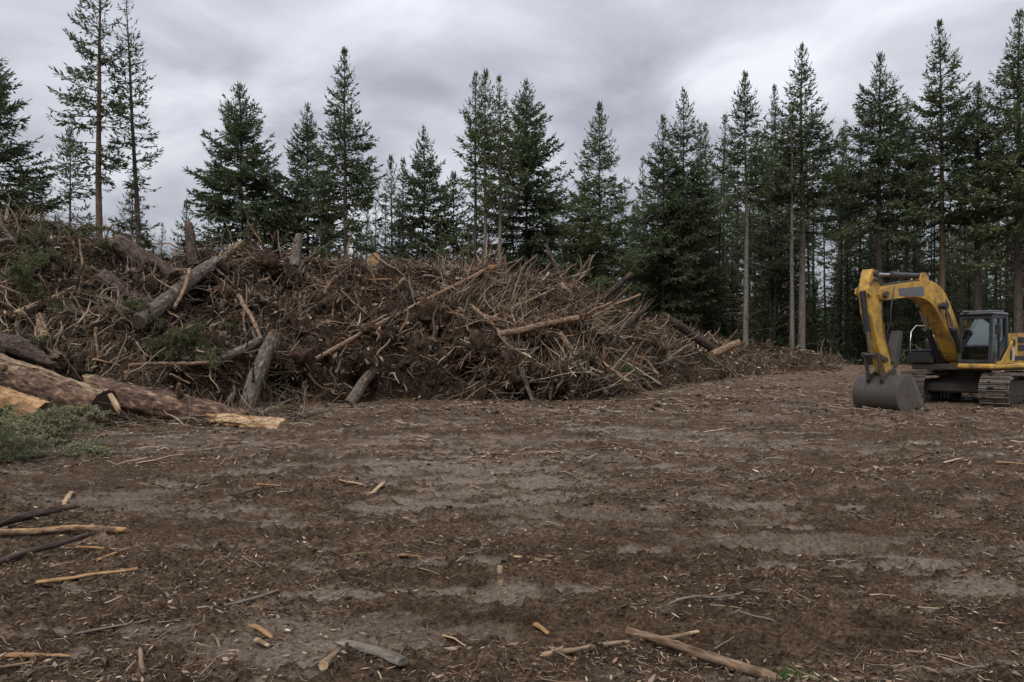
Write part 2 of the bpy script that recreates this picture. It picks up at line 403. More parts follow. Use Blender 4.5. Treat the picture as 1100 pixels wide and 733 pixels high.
M['branch_wood'] = mat_island('branch_wood', [(0, (0.03, 0.022, 0.017)), (1, (0.075, 0.058, 0.046))], 0.9, 0.1)
M['dead_wood'] = mat_island('dead_branch_wood', [(0, (0.05, 0.042, 0.036)), (1, (0.14, 0.12, 0.10))], 0.9, 0.1)
M['grass'] = mat_island('grass_blades', [(0, (0.05, 0.085, 0.025)), (0.6, (0.10, 0.14, 0.045)), (1, (0.2, 0.22, 0.09))], 0.6, 0.3, None, 0.3)
M['hill'] = mat_noise('far_hillside', [(0.3, (0.022, 0.034, 0.021)), (0.7, (0.06, 0.078, 0.045))], 0.25, 0.95, 0.05, 0.8, 0.6)
M['floor_green'] = mat_island('undergrowth', [(0, (0.032, 0.046, 0.026)), (0.6, (0.065, 0.082, 0.042)), (1, (0.12, 0.11, 0.065))], 0.8, 0.15, None, 0.15)
M['pale_stone'] = mat_noise('pale_rubble', [(0.3, (0.45, 0.46, 0.47)), (0.7, (0.75, 0.75, 0.74))], 3, 0.8)
# excavator
def paint(name, col, dirt=(0.11, 0.075, 0.045), amount=0.5, rough=0.42):
    m, n, l, b = newmat(name)
    f = noise(n, l, 2.3, 9, 0.72, 0.6)
    d = ramp(n, l, f, [(0.5 - amount * 0.08, (0, 0, 0)), (0.80 - amount * 0.12, (1, 1, 1))])
    f2 = ramp(n, l, noise(n, l, 14, 6, 0.7), [(0.35, (0.80, 0.80, 0.80)), (0.7, (1.08, 1.08, 1.08))])
    c = mixc(n, l, 1.0, mixc(n, l, d, col, dirt), f2, 'MULTIPLY')
    l.new(c, b.inputs['Base Color'])
    r = n.new('ShaderNodeMapRange'); r.inputs[3].default_value = rough; r.inputs[4].default_value = 0.85
    l.new(d, r.inputs[0]); l.new(r.outputs[0], b.inputs['Roughness'])
    bump(n, l, f, 0.25, 0.01, b); return m
M['yellow'] = paint('yellow_paint', (0.64, 0.37, 0.05), (0.15, 0.095, 0.05), amount=1.1)
M['black'] = paint('black_paint', (0.018, 0.019, 0.022), (0.06, 0.048, 0.036), 0.4, 0.4)
M['cabframe'] = paint('dark_grey_cab_paint', (0.022, 0.025, 0.029), (0.055, 0.05, 0.044), 0.2, 0.35)
M['decal'] = paint('grey_panel', (0.13, 0.135, 0.15), (0.15, 0.12, 0.08), 0.1, 0.5)
M['steel'] = paint('worn_steel', (0.062, 0.053, 0.046), (0.045, 0.032, 0.023), 1.0, 0.5)
M['steel_worn'] = paint('scraped_steel', (0.105, 0.088, 0.075), (0.07, 0.05, 0.037), 0.7, 0.45)
M['track'] = paint('muddy_track_steel', (0.135, 0.112, 0.094), (0.085, 0.058, 0.040), 1.0, 0.55)
M['rust'] = paint('muddy_frame', (0.05, 0.04, 0.033), (0.075, 0.05, 0.035), 0.8, 0.7)
M['chrome'] = (lambda t: t)(mat_noise('chromed_rod', [(0.3, (0.42, 0.42, 0.43)), (0.7, (0.6, 0.6, 0.6))], 3, 0.22, 0.5, metal=1.0))
M['cylinder'] = paint('dark_cylinder_paint', (0.03, 0.034, 0.042), (0.07, 0.055, 0.04), 0.4, 0.4)
M['white'] = paint('white_panel', (0.55, 0.55, 0.54), (0.25, 0.2, 0.15), 0.2, 0.5)
M['seat'] = mat_noise('seat_fabric', [(0.3, (0.015, 0.015, 0.017)), (0.7, (0.035, 0.035, 0.038))], 20, 0.9)
M['interior'] = mat_noise('cab_interior', [(0.3, (0.13, 0.14, 0.14)), (0.7, (0.22, 0.23, 0.23))], 5, 0.8)
def glass():
    m, n, l, b = newmat('cab_glass'); o = n['Material Output']
    tr = n.new('ShaderNodeBsdfTransparent'); tr.inputs[0].default_value = (0.60, 0.68, 0.66, 1)
    g = n.new('ShaderNodeBsdfGlossy'); g.inputs['Roughness'].default_value = 0.04; g.inputs[0].default_value = (0.9, 0.95, 0.95, 1)
    fr = n.new('ShaderNodeFresnel'); fr.inputs[0].default_value = 1.6
    ad = n.new('ShaderNodeMath'); ad.operation = 'ADD'; ad.inputs[1].default_value = 0.10; l.new(fr.outputs[0], ad.inputs[0])
    mxs = n.new('ShaderNodeMixShader'); l.new(ad.outputs[0], mxs.inputs[0]); l.new(tr.outputs[0], mxs.inputs[1]); l.new(g.outputs[0], mxs.inputs[2])
    l.new(mxs.outputs[0], o.inputs[0]); return m
M['glass'] = glass()

# ------------------------------------------------------------------ ground
EX, EY, EZ, ETH = (1042 - 550) / F * 24.4, 24.4, -0.17, 57.0
def ground_big(x, y):
    x = np.asarray(x, float); y = np.asarray(y, float)
    g = 0.62 * sst(29, 46, y) * (1 - 0.35 * sst(14, 22, x)) + 0.10 * fbm2(x * 0.11, y * 0.16, 3, 5)
    d = np.hypot(x - EX + 2.2, y - EY + 1.0)
    g = g * sst(3.0, 7.5, d) + (-0.125) * (1 - sst(3.0, 7.5, d))
    berm = 0.42 * np.exp(-((y - 46) / 2.6) ** 2) * (0.7 + 0.6 * fbm2(x * 0.3, y * 0.2, 3, 15)) * sst(-2, 8, x)
    return g + berm
def compact_mask(x, y):
    s = fbm2(x * 0.45 + 0.12 * y, y * 1.7 - 0.10 * x, 5, 31, 0.6)
    s2 = fbm2(x * 0.16, y * 0.22, 3, 77)
    brk = sst(-.07, .05, fbm2(x * 2.0, y * 8.0 - 0.8 * x, 4, 131, .65))
    m = sst(0.10, 0.22, s + 0.5 * s2 + 0.16 * fbm2(x * 4, y * 6, 3, 37)) * (0.2 + 0.8 * brk) * 0.6
    # thin smears dragged across the yard by the tracks
    sm = fbm2(x * 1.1 + 0.3 * y, y * 5.5 - 0.5 * x, 4, 171, .6) + 0.35 * s2
    m = np.maximum(m, 0.9 * sst(0.19, 0.26, sm))
    for px, py, rx, ry, a in ((545, 650, 0.34, 0.36, 1.0), (310, 705, 0.50, 0.34, 1.0), (880, 437, 1.9, 1.1, 1.3), (700, 470, 2.6, 0.8, 0.8), (560, 480, 2.4, 0.5, .6), (420, 700, .35, .25, .8),
                           (520, 690, .3, .2, .7), (820, 480, 3, .8, .7), (640, 560, 1.3, .35, .6), (860, 590, 1.2, .3, .6), (90, 545, 1.0, .3, .6)):
        Y = EYE * F / (py - HZ); X = (px - 550) / F * Y
        n = 0.35 * fbm2(x * 3, y * 3, 3, 9)
        m = np.maximum(m, a * (1 - sst(0.65, 1.0, np.hypot((x - X) / rx, (y - Y) / ry) + 1.3 * n)) * (np.maximum(brk, .75) if ry < .4 else 0.15 + .85 * brk))
    return np.clip(m, 0, 1)
def wet_mask(x, y):
    m = 0.75 * compact_mask(x, y)
    for px, py, rx, ry, a in ((880, 437, 2.1, 1.2, 1.0), (545, 650, .5, .35, .35), (300, 708, .6, .35, .3), (690, 470, 2.5, .7, .35)):
        Y = EYE * F / (py - HZ); X = (px - 550) / F * Y
        n = 0.4 * fbm2(x * 2, y * 2, 3, 19)
        m = np.maximum(m, a * (1 - sst(0.4, 1.1, np.hypot((x - X) / rx, (y - Y) / ry) + n)))
    return m
def ground_h(x, y, full=True):
    x = np.asarray(x, float); y = np.asarray(y, float)
    g = ground_big(x, y)
    c = compact_mask(x, y); r = 1 - 0.74 * c
    # long drag and track smears lying mostly across the view
    wx = x + 0.35 * fbm2(x * 0.5, y * 0.5, 2, 3); wy = y + 0.3 * fbm2(x * 0.35, y * 0.6, 2, 4) + 0.10 * x
    st = fbm2(wx * 0.9, wy * 3.2, 4, 41, 0.55)
    g = g + 0.085 * st * (0.6 + 0.4 * r) + 0.045 * np.abs(fbm2(wx * 1.6, wy * 7.0, 4, 43, 0.65)) * (0.5 + 0.5 * r)
    g = g + r * 0.055 * np.maximum(fbm2(x * 2.3, y * 2.6, 3, 51), 0.0) ** 1.0
    if full:
        lump = fbm2(x * 9, y * 11, 3, 61, 0.6)
        g = g + r * (0.040 * np.maximum(lump - 0.02, 0) * 2.0) + (0.25 + 0.75 * r) * (0.050 * np.abs(fbm2(x * 8 + 3, y * 15, 3, 73, 0.6)) + 0.032 * np.abs(fbm2(x * 22, y * 36, 3, 71, 0.65)))
        far = sst(9, 24, y)
        g = g + far * r * 0.06 * fbm2(x * 2.2, y * 4.0, 4, 81, 0.6)
        # cleat prints of crawler tracks crossing the yard
        for (yc, sl, ph) in ((6.6, 0.10, 0.0), (8.9, 0.06, 0.4), (11.6, -0.05, 0.2), (14.0, 0.03, .1), (16.6, 0.02, .6)):
            d = y - (yc + sl * x + 0.25 * np.sin(x * 0.35 + ph * 9))
            band = sst(0.42, 0.30, np.abs(d)) if False else (1 - sst(0.28, 0.42, np.abs(d)))
            on = sst(-0.05, 0.25, fbm2(x * 0.4, y * 0.1, 2, 95 + int(ph * 10)))
            g = g - band * on * (0.022 + 0.020 * np.abs(np.sin((x + 0.2 * d) * math.pi / 0.19)) ** 0.6)
    return g
def make_ground():
    rr = [1.0]
    while rr[-1] < 900:
        r = rr[-1]
        k = 1.03 if r < 2.9 else (1.0031 if r < 9 else (1.006 if r < 52 else 1.06))
        rr.append(r * k)
    rr = np.array(rr)
    th = np.concatenate([np.linspace(-math.pi, -0.86, 60, endpoint=False), np.linspace(-0.86, 0.86, 620, endpoint=False), np.linspace(0.86, math.pi, 60, endpoint=False)])
    Rg, Tg = np.meshgrid(rr, th, indexing='ij')
    x = (Rg * np.sin(Tg)).ravel(); y = (Rg * np.cos(Tg)).ravel()
    z = ground_h(x, y)
    z = np.where(y < 0, z * 0.5, z)
    nr, nt = len(rr), len(th)
    i = np.arange(nr - 1)[:, None]; j = np.arange(nt)[None, :]; j2 = (j + 1) % nt
    q = np.stack([i * nt + j, (i + 1) * nt + j, (i + 1) * nt + j2, i * nt + j2], -1).reshape(-1, 4)[:, ::-1]
    mb = MB(); mb.add(np.c_[x, y, z], q)
    mb.add([[0, 0, 0.0]] , None, None)
    c = nr * nt
    mb.t.append((np.stack([np.full(nt, c), (np.arange(nt) + 1) % nt, np.arange(nt)], -1), np.zeros(nt, int)))
    cm = np.r_[compact_mask(x, y), 0]; wm = np.r_[wet_mask(x, y), 0]
    red = np.r_[sst(24, 38, y + 4 * fbm2(x * .3, y * .3, 3, 8)) * 0.85, 0]
    o = mb.build('ground', M['mud'], attr={'compact': cm, 'wet': wm, 'reddish': red})
    tag(o, kind='structure')
make_ground()

# far wooded hillside behind the trees
def make_hill():
    xs = np.linspace(-420, 520, 260); ys = np.linspace(170, 420, 60)
    X, Y = np.meshgrid(xs, ys, indexing='ij')
    t = (Y - 170) / 250
    z = -1 + (7 + 13 * sst(20, 200, X) + 5 * fbm2(X * 0.012, Y * 0.0, 3, 3)) * sst(0, 0.55, t) * 1.2 + 2.4 * fbm2(X * 0.16, Y * 0.16, 4, 6, 0.6) * sst(0.02, .2, t)
    n0, n1 = X.shape
    i = np.arange(n0 - 1)[:, None]; j = np.arange(n1 - 1)[None]
    q = np.stack([i * n1 + j, (i + 1) * n1 + j, (i + 1) * n1 + j + 1, i * n1 + j + 1], -1).reshape(-1, 4)
    tag(MB().add(np.c_[X.ravel(), Y.ravel(), z.ravel()], q).build('hillside', M['hill'], smooth=False), kind='structure')
make_hill()

# ------------------------------------------------------------------ the mound of soil and roots
T_U = np.array([-420, -150, 0, 50, 100, 150, 200, 270, 320, 370, 430, 500, 560, 620, 650, 690, 740, 800, 850, 905], float)
T_B = np.array([15.5, 16.2, 16.8, 17.1, 17.5, 18, 19, 20.5, 22, 22.8, 23.4, 23.6, 23.3, 22.8, 24, 27.5, 33, 37, 39.5, 42], float)
T_C = np.array([21, 22, 22.5, 23, 23.5, 24.2, 25.2, 27, 28.2, 29, 29.7, 30, 29.6, 29, 29.4, 31.5, 36.6, 41, 43, 45], float)
T_P = np.array([232, 236, 243, 246, 260, 274, 279, 274, 285, 296, 293, 296, 304, 310, 331, 346, 364, 372, 376, 387], float)
def mound_point(u, v):
    # v 0..1 front foot to crest, 1..1.7 down the back
    b = np.interp(u, T_U, T_B); c = np.interp(u, T_U, T_C); p = np.interp(u, T_U, T_P)
    zc = EYE + (HZ - p) / F * c
    steep = np.interp(u, [-400, 100, 300, 360, 620, 660, 900], [0.85, 0.85, 0.7, 0.5, 0.55, 0.85, 0.9])
    vf = np.clip(v, 0, 1); vb = np.clip(v - 1, 0, 1)
    Y = b + (c - b) * vf + vb * 7.5
    X = (u - 550) / F * Y
    zg = ground_big(X, Y) - 0.12
    f = np.where(v <= 1, vf ** steep, (1 - vb / 0.72) * (1 + 0.6 * vb))
    z = zg + np.maximum(zc - zg, 0.02) * f
    return X, Y, z
CAV = [(219, 316, 27, 1.9), (203, 330, 18, 1.2), (172, 285, 19, 1.2), (297, 408, 17, 0.9), (318, 412, 14, .7), (466, 352, 13, 0.6), (345, 300, 12, .5), (150, 268, 12, .6), (90, 330, 14, .5), (110, 350, 14, .6),
       (340, 335, 18, .5), (430, 372, 16, .45), (505, 400, 26, .5), (560, 420, 22, .5), (390, 412, 18, .45), (600, 428, 16, .5), (290, 300, 10, .4), (530, 350, 12, .4), (45, 325, 12, .5), (255, 330, 15, .4), (580, 380, 14, .4)]
def make_mound():
    us = np.linspace(-420, 905, 640); vs = np.concatenate([np.linspace(0, 1, 130), np.linspace(1, 1.75, 34)[1:]])
    U, V = np.meshgrid(us, vs, indexing='ij')
    X, Y, Z = mound_point(U, V)
    amp = np.interp(U, [-400, 640, 700, 760, 905], [1, 1, .7, .32, .15]) * sst(0, 0.06, V) * np.where(V > 1.6, 0.3, 1)
    n = fbm3(X * 0.55, Y * 0.55, Z * 0.7, 4, 11, 0.5)
    rg = 1 - np.abs(fbm3(X * 1.6, Y * 1.6, Z * 1.6, 4, 23, 0.55)) * 2
    fn = fbm3(X * 5, Y * 5, Z * 5, 3, 29, 0.6)
    d = amp * (1.1 * n + 0.9 * fbm3(X * .95, Y * .95, Z * 1.2, 3, 17, .5) + 0.42 * rg + 0.15 * fn)
    # outwards: towards the viewer's side and up
    ox, oy, oz = -0.10, -0.72, 0.62
    X2, Y2, Z2 = X + ox * d, Y + oy * d, Z + oz * d * np.where(V > .8, 0.75, 1.0)
    PX = 550 + F * X2 / Y2; PY = HZ - F * (Z2 - EYE) / Y2
    for cx, cy, r, dp in CAV:
        w = 1 - sst(0.35, 1.0, np.hypot((PX - cx) / r, (PY - cy) / r) + 0.25 * n)
        w = w * (V < 1.0)
        s = 1 + 1.5 * dp * w / Y2
        X2, Y2, Z2 = X2 * s, Y2 * s, EYE + (Z2 - EYE) * s - 0.15 * dp * w
    zmin = ground_big(X2, Y2) - 0.25
    Z2 = np.maximum(Z2, zmin)
    n0, n1 = X.shape
    i = np.arange(n0 - 1)[:, None]; j = np.arange(n1 - 1)[None]
    q = np.stack([i * n1 + j, (i + 1) * n1 + j, (i + 1) * n1 + j + 1, i * n1 + j + 1], -1).reshape(-1, 4)
    P = np.stack([X2, Y2, Z2], -1)
    o = MB().add(P.reshape(-1, 3), q).build('soil_mound', M['soil'])
    tag(o, kind='structure')
    du = np.gradient(P, axis=0); dv = np.gradient(P, axis=1)
    N = nrm(np.cross(du, dv)); N = np.where((N * np.array([0, -.7, .7])).sum(-1, keepdims=True) < 0, -N, N)
    return U, V, P, N
MU, MV, MP, MN = make_mound()
_fr = MV <= 1.0
_fp = MP[_fr]; _fpx = 550 + F * _fp[:, 0] / _fp[:, 1]; _fpy = HZ - F * (_fp[:, 2] - EYE) / _fp[:, 1]
def mound_Y(px, py):
    d = (_fpx - px) ** 2 + (_fpy - py) ** 2
    k = np.argsort(d)[:30]
    near = k[d[k] <= d[k[0]] + 9]
    return float(_fp[near, 1].min())
def on_mound(px, py, off=0.15):
    return Wp(px, py, mound_Y(px, py) - off)

# ------------------------------------------------------------------ stuff on the mound: twigs, roots
def make_tangle():
    rng = np.random.default_rng(5)
    mb = MB()
    area = np.linalg.norm(np.cross(np.gradient(MP, axis=0), np.gradient(MP, axis=1)), axis=-1)
    px = 550 + F * MP[..., 0] / MP[..., 1]; py = HZ - F * (MP[..., 2] - EYE) / MP[..., 1]
    def pick(n, wfun):
        w = (area * wfun(px, py, MV)).ravel(); w = np.maximum(w, 0); w = w / w.sum()
        k = rng.choice(len(w), n, p=w)
        P = MP.reshape(-1, 3)[k] + rng.normal(0, 0.05, (n, 3)); return P, MN.reshape(-1, 3)[k], px.ravel()[k], py.ravel()[k]
    hol = np.ones_like(px)
    for cx, cy, r, dp in CAV: hol *= 1 - (.9 if dp > .55 else .5) * (1 - sst(.55, 1.0, np.hypot((px - cx) / r, (py - cy) / r)))
    area = area * hol
    inview = lambda px, V: ((px > -160) & (V < 1.12)).astype(float) * np.interp(px, [-160, -20, 0, 700, 760, 905], [.3, .5, 1, 1, .6, .25])
    def add(n, wfun, Lr, rr, mats, pm, outw, K=6, wob=0.28, grav=0.0, bias=None, sides=3, sink=0.5):
        P, N, x, y = pick(n, wfun)
        D = rng.normal(0, 1, (n, 3)); D -= N * (D * N).sum(1, keepdims=True) * (1 - 0.15)
        D = nrm(D) + N * outw * rng.uniform(0, 1, (n, 1))
        fld = np.stack([fbm3(P[:, 0] * .5 + k * 9, P[:, 1] * .5, P[:, 2] * .6, 2, 210 + k) for k in range(3)], -1); D = nrm(D) + 2.2 * fld
        if bias is not None: D = nrm(D) + np.asarray(bias)
        L = rng.uniform(*Lr, n) ** 1.0 * rng.uniform(0.6, 1.0, n)
        r = rng.uniform(*rr, n) * rng.uniform(.5, 1, n)
        P = P - nrm(D) * (L * sink * rng.uniform(0, 1, n))[:, None] + N * 0.03
        pts = walk(rng, P, D, L, K, wob, grav)
        rad = r[:, None] * np.linspace(1, 0.3, K)[None]
        v, q = tubes(pts, rad, sides)
        mi = rng.choice(len(pm), n, p=np.array(pm) / sum(pm)); mi = np.array(mats)[mi]
        cn = fbm3(P[:, 0] * .9, P[:, 1] * .9, P[:, 2] * 1.1, 3, 222, .6); cm_ = np.select([cn < -.12, cn < .08, cn < .20], [0, 1, 2], 3); mi = np.where((rng.uniform(0, 1, n) < .5) & np.isin(cm_, mats), cm_, mi)
        mb.add(v, q, None, np.repeat(mi, (K - 1) * sides))
    # 0 dark 1 mid 2 red 3 pale 4 olive
    band = lambda a, b, s=12: (lambda x: sst(a - s, a + s, x) * (1 - sst(b - s, b + s, x)))
    add(8500, lambda x, y, V: inview(x, V) * (1 - .68 * band(335, 600)(x) * (V < .5)), (0.25, 1.1), (0.009, 0.028), [0, 1, 2, 3, 4], [.36, .36, .10, .12, .06], 0.45)
    add(4200, lambda x, y, V: inview(x, V) * band(330, 660)(x) * (V > 0.45), (0.3, 1.2), (0.009, 0.03), [1, 2, 3], [.45, .38, .17], 0.4)
    add(8000, lambda x, y, V: inview(x, V) * (band(330, 640)(x)) * (V < 0.6), (0.25, 0.9), (0.004, 0.012), [0, 1, 4], [.62, .26, .12], 0.35, grav=-0.30, wob=0.35)
    add(4200, lambda x, y, V: inview(x, V) * band(-100, 330)(x) * (V < 0.8), (0.3, 1.5), (0.007, 0.022), [0, 1, 3, 4], [.38, .34, .12, .16], 0.7, wob=.3)
    add(4800, lambda x, y, V: inview(x, V) * band(-150, 150)(x) * (V > 0.45), (0.3, 1.1), (0.004, 0.013), [0, 4, 1, 3], [.2, .48, .2, .12], 0.9, wob=.35)
    add(3600, lambda x, y, V: inview(x, V) * band(530, 750)(x), (0.4, 1.7), (0.011, 0.034), [1, 2, 3, 0], [.40, .16, .24, .20], 0.35, wob=0.14, bias=(0.35, 0, -0.35))
    add(600, lambda x, y, V: inview(x, V) * band(470, 690)(x), (1.2, 2.8), (0.018, 0.042), [1, 3, 0], [.5, .25, .25], 0.55, wob=0.08, K=7, bias=(0.35, -.1, 0.15), sides=5)
    add(1500, lambda x, y, V: inview(x, V) * band(-60, 900)(x) * (V > .88) * (V < 1.1), (0.4, 1.5), (0.010, 0.036), [0, 1, 3, 2], [.3, .4, .15, .15], 1.3, sink=.3)
    add(2200, lambda x, y, V: band(700, 905)(x) * (V < 1.1), (0.15, 0.7), (0.008, 0.024), [0, 1, 2, 3], [.3, .35, .15, .2], 0.12)
    # thick crooked roots
    add(1500, lambda x, y, V: inview(x, V) * band(-80, 690)(x) * (1 - .5 * band(335, 600)(x) * (V < .5)), (0.5, 1.9), (0.026, 0.07), [0, 1, 2, 3], [.42, .36, .14, .08], 0.6, wob=0.26, K=9, sides=6)
    add(500, lambda x, y, V: inview(x, V) * band(-60, 660)(x), (0.9, 2.6), (0.02, 0.045), [0, 1, 3, 2], [.35, .4, .12, .13], 0.7, wob=0.2, K=8, sides=5)
    # lumps of soil clinging among the roots
    import bmesh
    bm = bmesh.new(); bmesh.ops.create_icosphere(bm, subdivisions=3, radius=1)
    V0 = np.array([v.co[:] for v in bm.verts]); F0 = np.array([[v.index for v in f.verts] for f in bm.faces]); bm.free()
    n = 900
    P, N, x, y = pick(n, lambda x, y, V: inview(x, V) * np.interp(x, [-100, 300, 340, 660, 720, 900], [.6, .7, 1.2, 1.0, .4, .6]))
    sz = 0.05 + 0.24 * rng.uniform(0, 1, n) ** 3
    off = rng.uniform(0, 50, (n, 1))
    nn = fbm3(V0[None, :, 0] * 1.4 + off, V0[None, :, 1] * 1.4, V0[None, :, 2] * 1.4 + off, 5, 5, .8)
    v = V0[None] * (1 + 1.5 * nn)[..., None] * (sz[:, None] * rng.uniform(.6, 1.3, (n, 3)))[:, None, :] + (P - N * sz[:, None] * .15)[:, None, :]
    mb.add(v.reshape(-1, 3), None, (F0[None] + (np.arange(n) * len(V0))[:, None, None]).reshape(-1, 3), 5)
    # slash strewn around the big logs at the left
    n = 2600; y = rng.uniform(13.2, 19, n); px_ = rng.uniform(-80, 335, n); x = (px_ - 550) / F * y
    kp = (EYE * F / y + HZ) < 468 - .02 * px_; x, y = x[kp], y[kp]; n = len(x)
    P0 = np.c_[x, y, ground_big(x, y) + rng.uniform(0, .16, n)]; L = rng.uniform(.2, 1.1, n)
    pts = walk(rng, P0, np.c_[rng.normal(0, 1, n), rng.normal(0, .5, n), rng.uniform(-.15, .35, n)], L, 6, .25, -.06)
    pts[..., 2] = np.maximum(pts[..., 2], ground_big(pts[..., 0].ravel(), pts[..., 1].ravel()).reshape(n, 6) + .02)
    v, q = tubes(pts, rng.uniform(.004, .018, n)[:, None] * np.linspace(1, .3, 6)[None], 3); mb.add(v, q, None, np.repeat(rng.choice(5, n, p=[.3, .32, .1, .14, .14]), 15))
    # flat scraps of bark and splintered wood
    n = 13000
    P, N, x, y = pick(n, lambda x, y, V: inview(x, V) * np.where(V > .5, 1.3, .7))
    D = nrm(rng.normal(0, 1, (n, 3))); W = nrm(np.cross(D, N + rng.normal(0, .5, (n, 3))))
    v, q = kites(P + N * 0.06, D, W, rng.uniform(.08, .34, n), rng.uniform(.03, .12, n))
    mb.add(v, q, None, rng.choice([0, 1, 2, 3], n, p=[.27, .30, .22, .21]))
    o = mb.build('brush_tangle', [M['twig_dark'], M['twig_mid'], M['twig_red'], M['twig_pale'], M['twig_olive'], M['soil']])
    tag(o, 'tangle of thin roots, twigs and bark scraps covering the long debris mound', 'brush', kind='stuff')
make_tangle()

# ------------------------------------------------------------------ stuff on the yard: litter, clods
def yard_points(rng, n, y0, y1, spread=1.25, power=1.0, avoid=0.7):
    out = []
    tot = 0
    while tot < n:
        m = n
        y = np.exp(rng.uniform(math.log(y0), math.log(y1), m))
        x = rng.uniform(-1, 1, m) * 0.72 * spread * y
        keep = rng.uniform(0, 1, m) > avoid * compact_mask(x, y)
        keep &= ~((np.hypot(x - EX, y - EY) < 2.6))
        dens = 0.45 + 1.7 * fbm2(x * 0.7, y * 1.4, 4, 123, .6)
        keep &= rng.uniform(0, 1, m) < dens + .08
        out.append(np.c_[x[keep], y[keep]]); tot += keep.sum()
    p = np.concatenate(out)[:n]
    return p[:, 0], p[:, 1]
def make_litter():
    rng = np.random.default_rng(8)
    mb = MB()
    def tw(n, y0, y1, Lr, rr, K=4, wob=.22, p=(.5, .32, .08, .1), up=0.10, avoid=.7):
        x, y = yard_points(rng, n, y0, y1, avoid=avoid); z = ground_h(x, y)
        a = rng.normal(0, 0.9, n) + rng.choice([0, math.pi], n)
        D = np.c_[np.cos(a), np.sin(a), rng.uniform(-.02, up, n)]
        L = rng.uniform(*Lr, n) * rng.uniform(.4, 1, n); r = rng.uniform(*rr, n)
        pts = walk(rng, np.c_[x, y, z + r * .3], D, L, K, wob)
        zz = ground_h(pts[..., 0].ravel(), pts[..., 1].ravel()).reshape(n, K)
        lift = np.abs(rng.normal(0, .012, (n, K)))
        pts[..., 2] = np.maximum(zz + r[:, None] * .5, 0.6 * pts[..., 2] + .4 * zz) * 1.0 + lift * (L[:, None] * 2).clip(0, 1)
        pts[..., 2] = np.minimum(pts[..., 2], zz + 0.07)
        v, q = tubes(pts, r[:, None] * np.linspace(1, .45, K)[None], 3)
        mb.add(v, q, None, np.repeat(rng.choice(4, n, p=p), (K - 1) * 3))
    tw(20000, 2.6, 9, (0.02, 0.12), (0.0009, 0.0028), wob=.16)
    tw(650, 2.6, 12, (0.10, 0.42), (0.002, 0.0055), K=5, wob=.09)
    tw(11000, 8, 22, (0.06, 0.3), (0.002, 0.006))
    tw(9000, 18, 46, (0.1, 0.6), (0.006, 0.018), p=(.35, .3, .2, .15), avoid=.4)
    tw(900, 10, 40, (0.3, 1.1), (0.006, 0.018), K=6, wob=.15, p=(.35, .3, .1, .25))
    def chips(n, y0, y1, Lr, Wr, p):
        x, y = yard_points(rng, n, y0, y1, avoid=.6); z = ground_h(x, y)
        a = rng.uniform(0, 2 * math.pi, n); D = nrm(np.c_[np.cos(a), np.sin(a), rng.normal(0, .22, n)])
        W = nrm(np.cross(D, np.c_[rng.normal(0, .35, n), rng.normal(0, .35, n), np.ones(n)]))
        L = rng.uniform(*Lr, n); w = rng.uniform(*Wr, n) * L
        Nn = np.cross(D, W); Nn = np.where(Nn[:, 2:3] < 0, -Nn, Nn)
        base = np.c_[x, y, z + .006] ; th_ = (0.12 * w)[:, None]
        v1, q1 = kites(base, D, W, L, w); v2, _ = kites(base + Nn * th_, D, W, L * .95, w * .9)
        v = np.stack([v1.reshape(n, 4, 3), v2.reshape(n, 4, 3)], 1).reshape(-1, 3)
        k = np.arange(n)[:, None] * 8
        qs = np.concatenate([k + np.array([[4, 5, 6, 7]])] + [k + np.array([[i, (i + 1) % 4, 4 + (i + 1) % 4, 4 + i]]) for i in range(4)])
        mb.add(v, qs, None, np.tile(rng.choice(4, n, p=p), 5))
    chips(13000, 2.6, 10, (0.012, 0.055), (.2, .5), (.5, .36, .06, .08))
    chips(700, 2.8, 12, (0.04, 0.10), (.15, .35), (.12, .38, .2, .3))
    chips(10000, 9, 24, (0.03, 0.12), (.2, .5), (.42, .36, .1, .12))
    chips(6500, 20, 46, (0.08, 0.30), (.2, .5), (.3, .32, .2, .18))
    o = mb.build('wood_litter', [M['litter'], M['twig_mid'], M['wood_orange_chip'] if 'wood_orange_chip' in M else M['twig_red'], M['twig_pale']], smooth=False)
    tag(o, 'scattered splinters, bark chips and twigs littering the muddy yard', 'wood litter', kind='stuff')
make_litter()
def make_clods():
    rng = np.random.default_rng(12)
    import bmesh
    bm = bmesh.new(); bmesh.ops.create_icosphere(bm, subdivisions=1, radius=1)
    V0 = np.array([v.co[:] for v in bm.verts]); F0 = np.array([[v.index for v in f.verts] for f in bm.faces]); bm.free()
    mb = MB()
    for n, y0, y1, s0, s1 in ((22000, 2.6, 8, .003, .014), (420, 2.8, 12, .012, .03), (9000, 7, 20, .008, .028), (5000, 18, 46, .03, .10)):
        x, y = yard_points(rng, n, y0, y1, avoid=.85); z = ground_h(x, y)
        s = s0 + (s1 - s0) * rng.uniform(0, 1, n) ** 2
        a = rng.uniform(0, 6.28, n)
        v = V0[None] * (1 + rng.normal(0, .26, (n, len(V0), 1))) * (s[:, None] * rng.uniform(.6, 1.4, (n, 3)) * np.array([1.3, 1, .55]))[:, None, :]
        c, sn = np.cos(a)[:, None], np.sin(a)[:, None]
        v = np.stack([v[..., 0] * c - v[..., 1] * sn, v[..., 0] * sn + v[..., 1] * c, v[..., 2]], -1) + np.c_[x, y, z - s * .05][:, None]
        f = (F0[None] + (np.arange(n) * len(V0))[:, None, None]).reshape(-1, 3)
        mb.add(v.reshape(-1, 3), None, f)
    tag(mb.build('mud_clods', M['clod'], smooth=False), 'loose crumbs and clods of dark mud strewn over the yard', 'mud clods', kind='stuff')
make_clods()

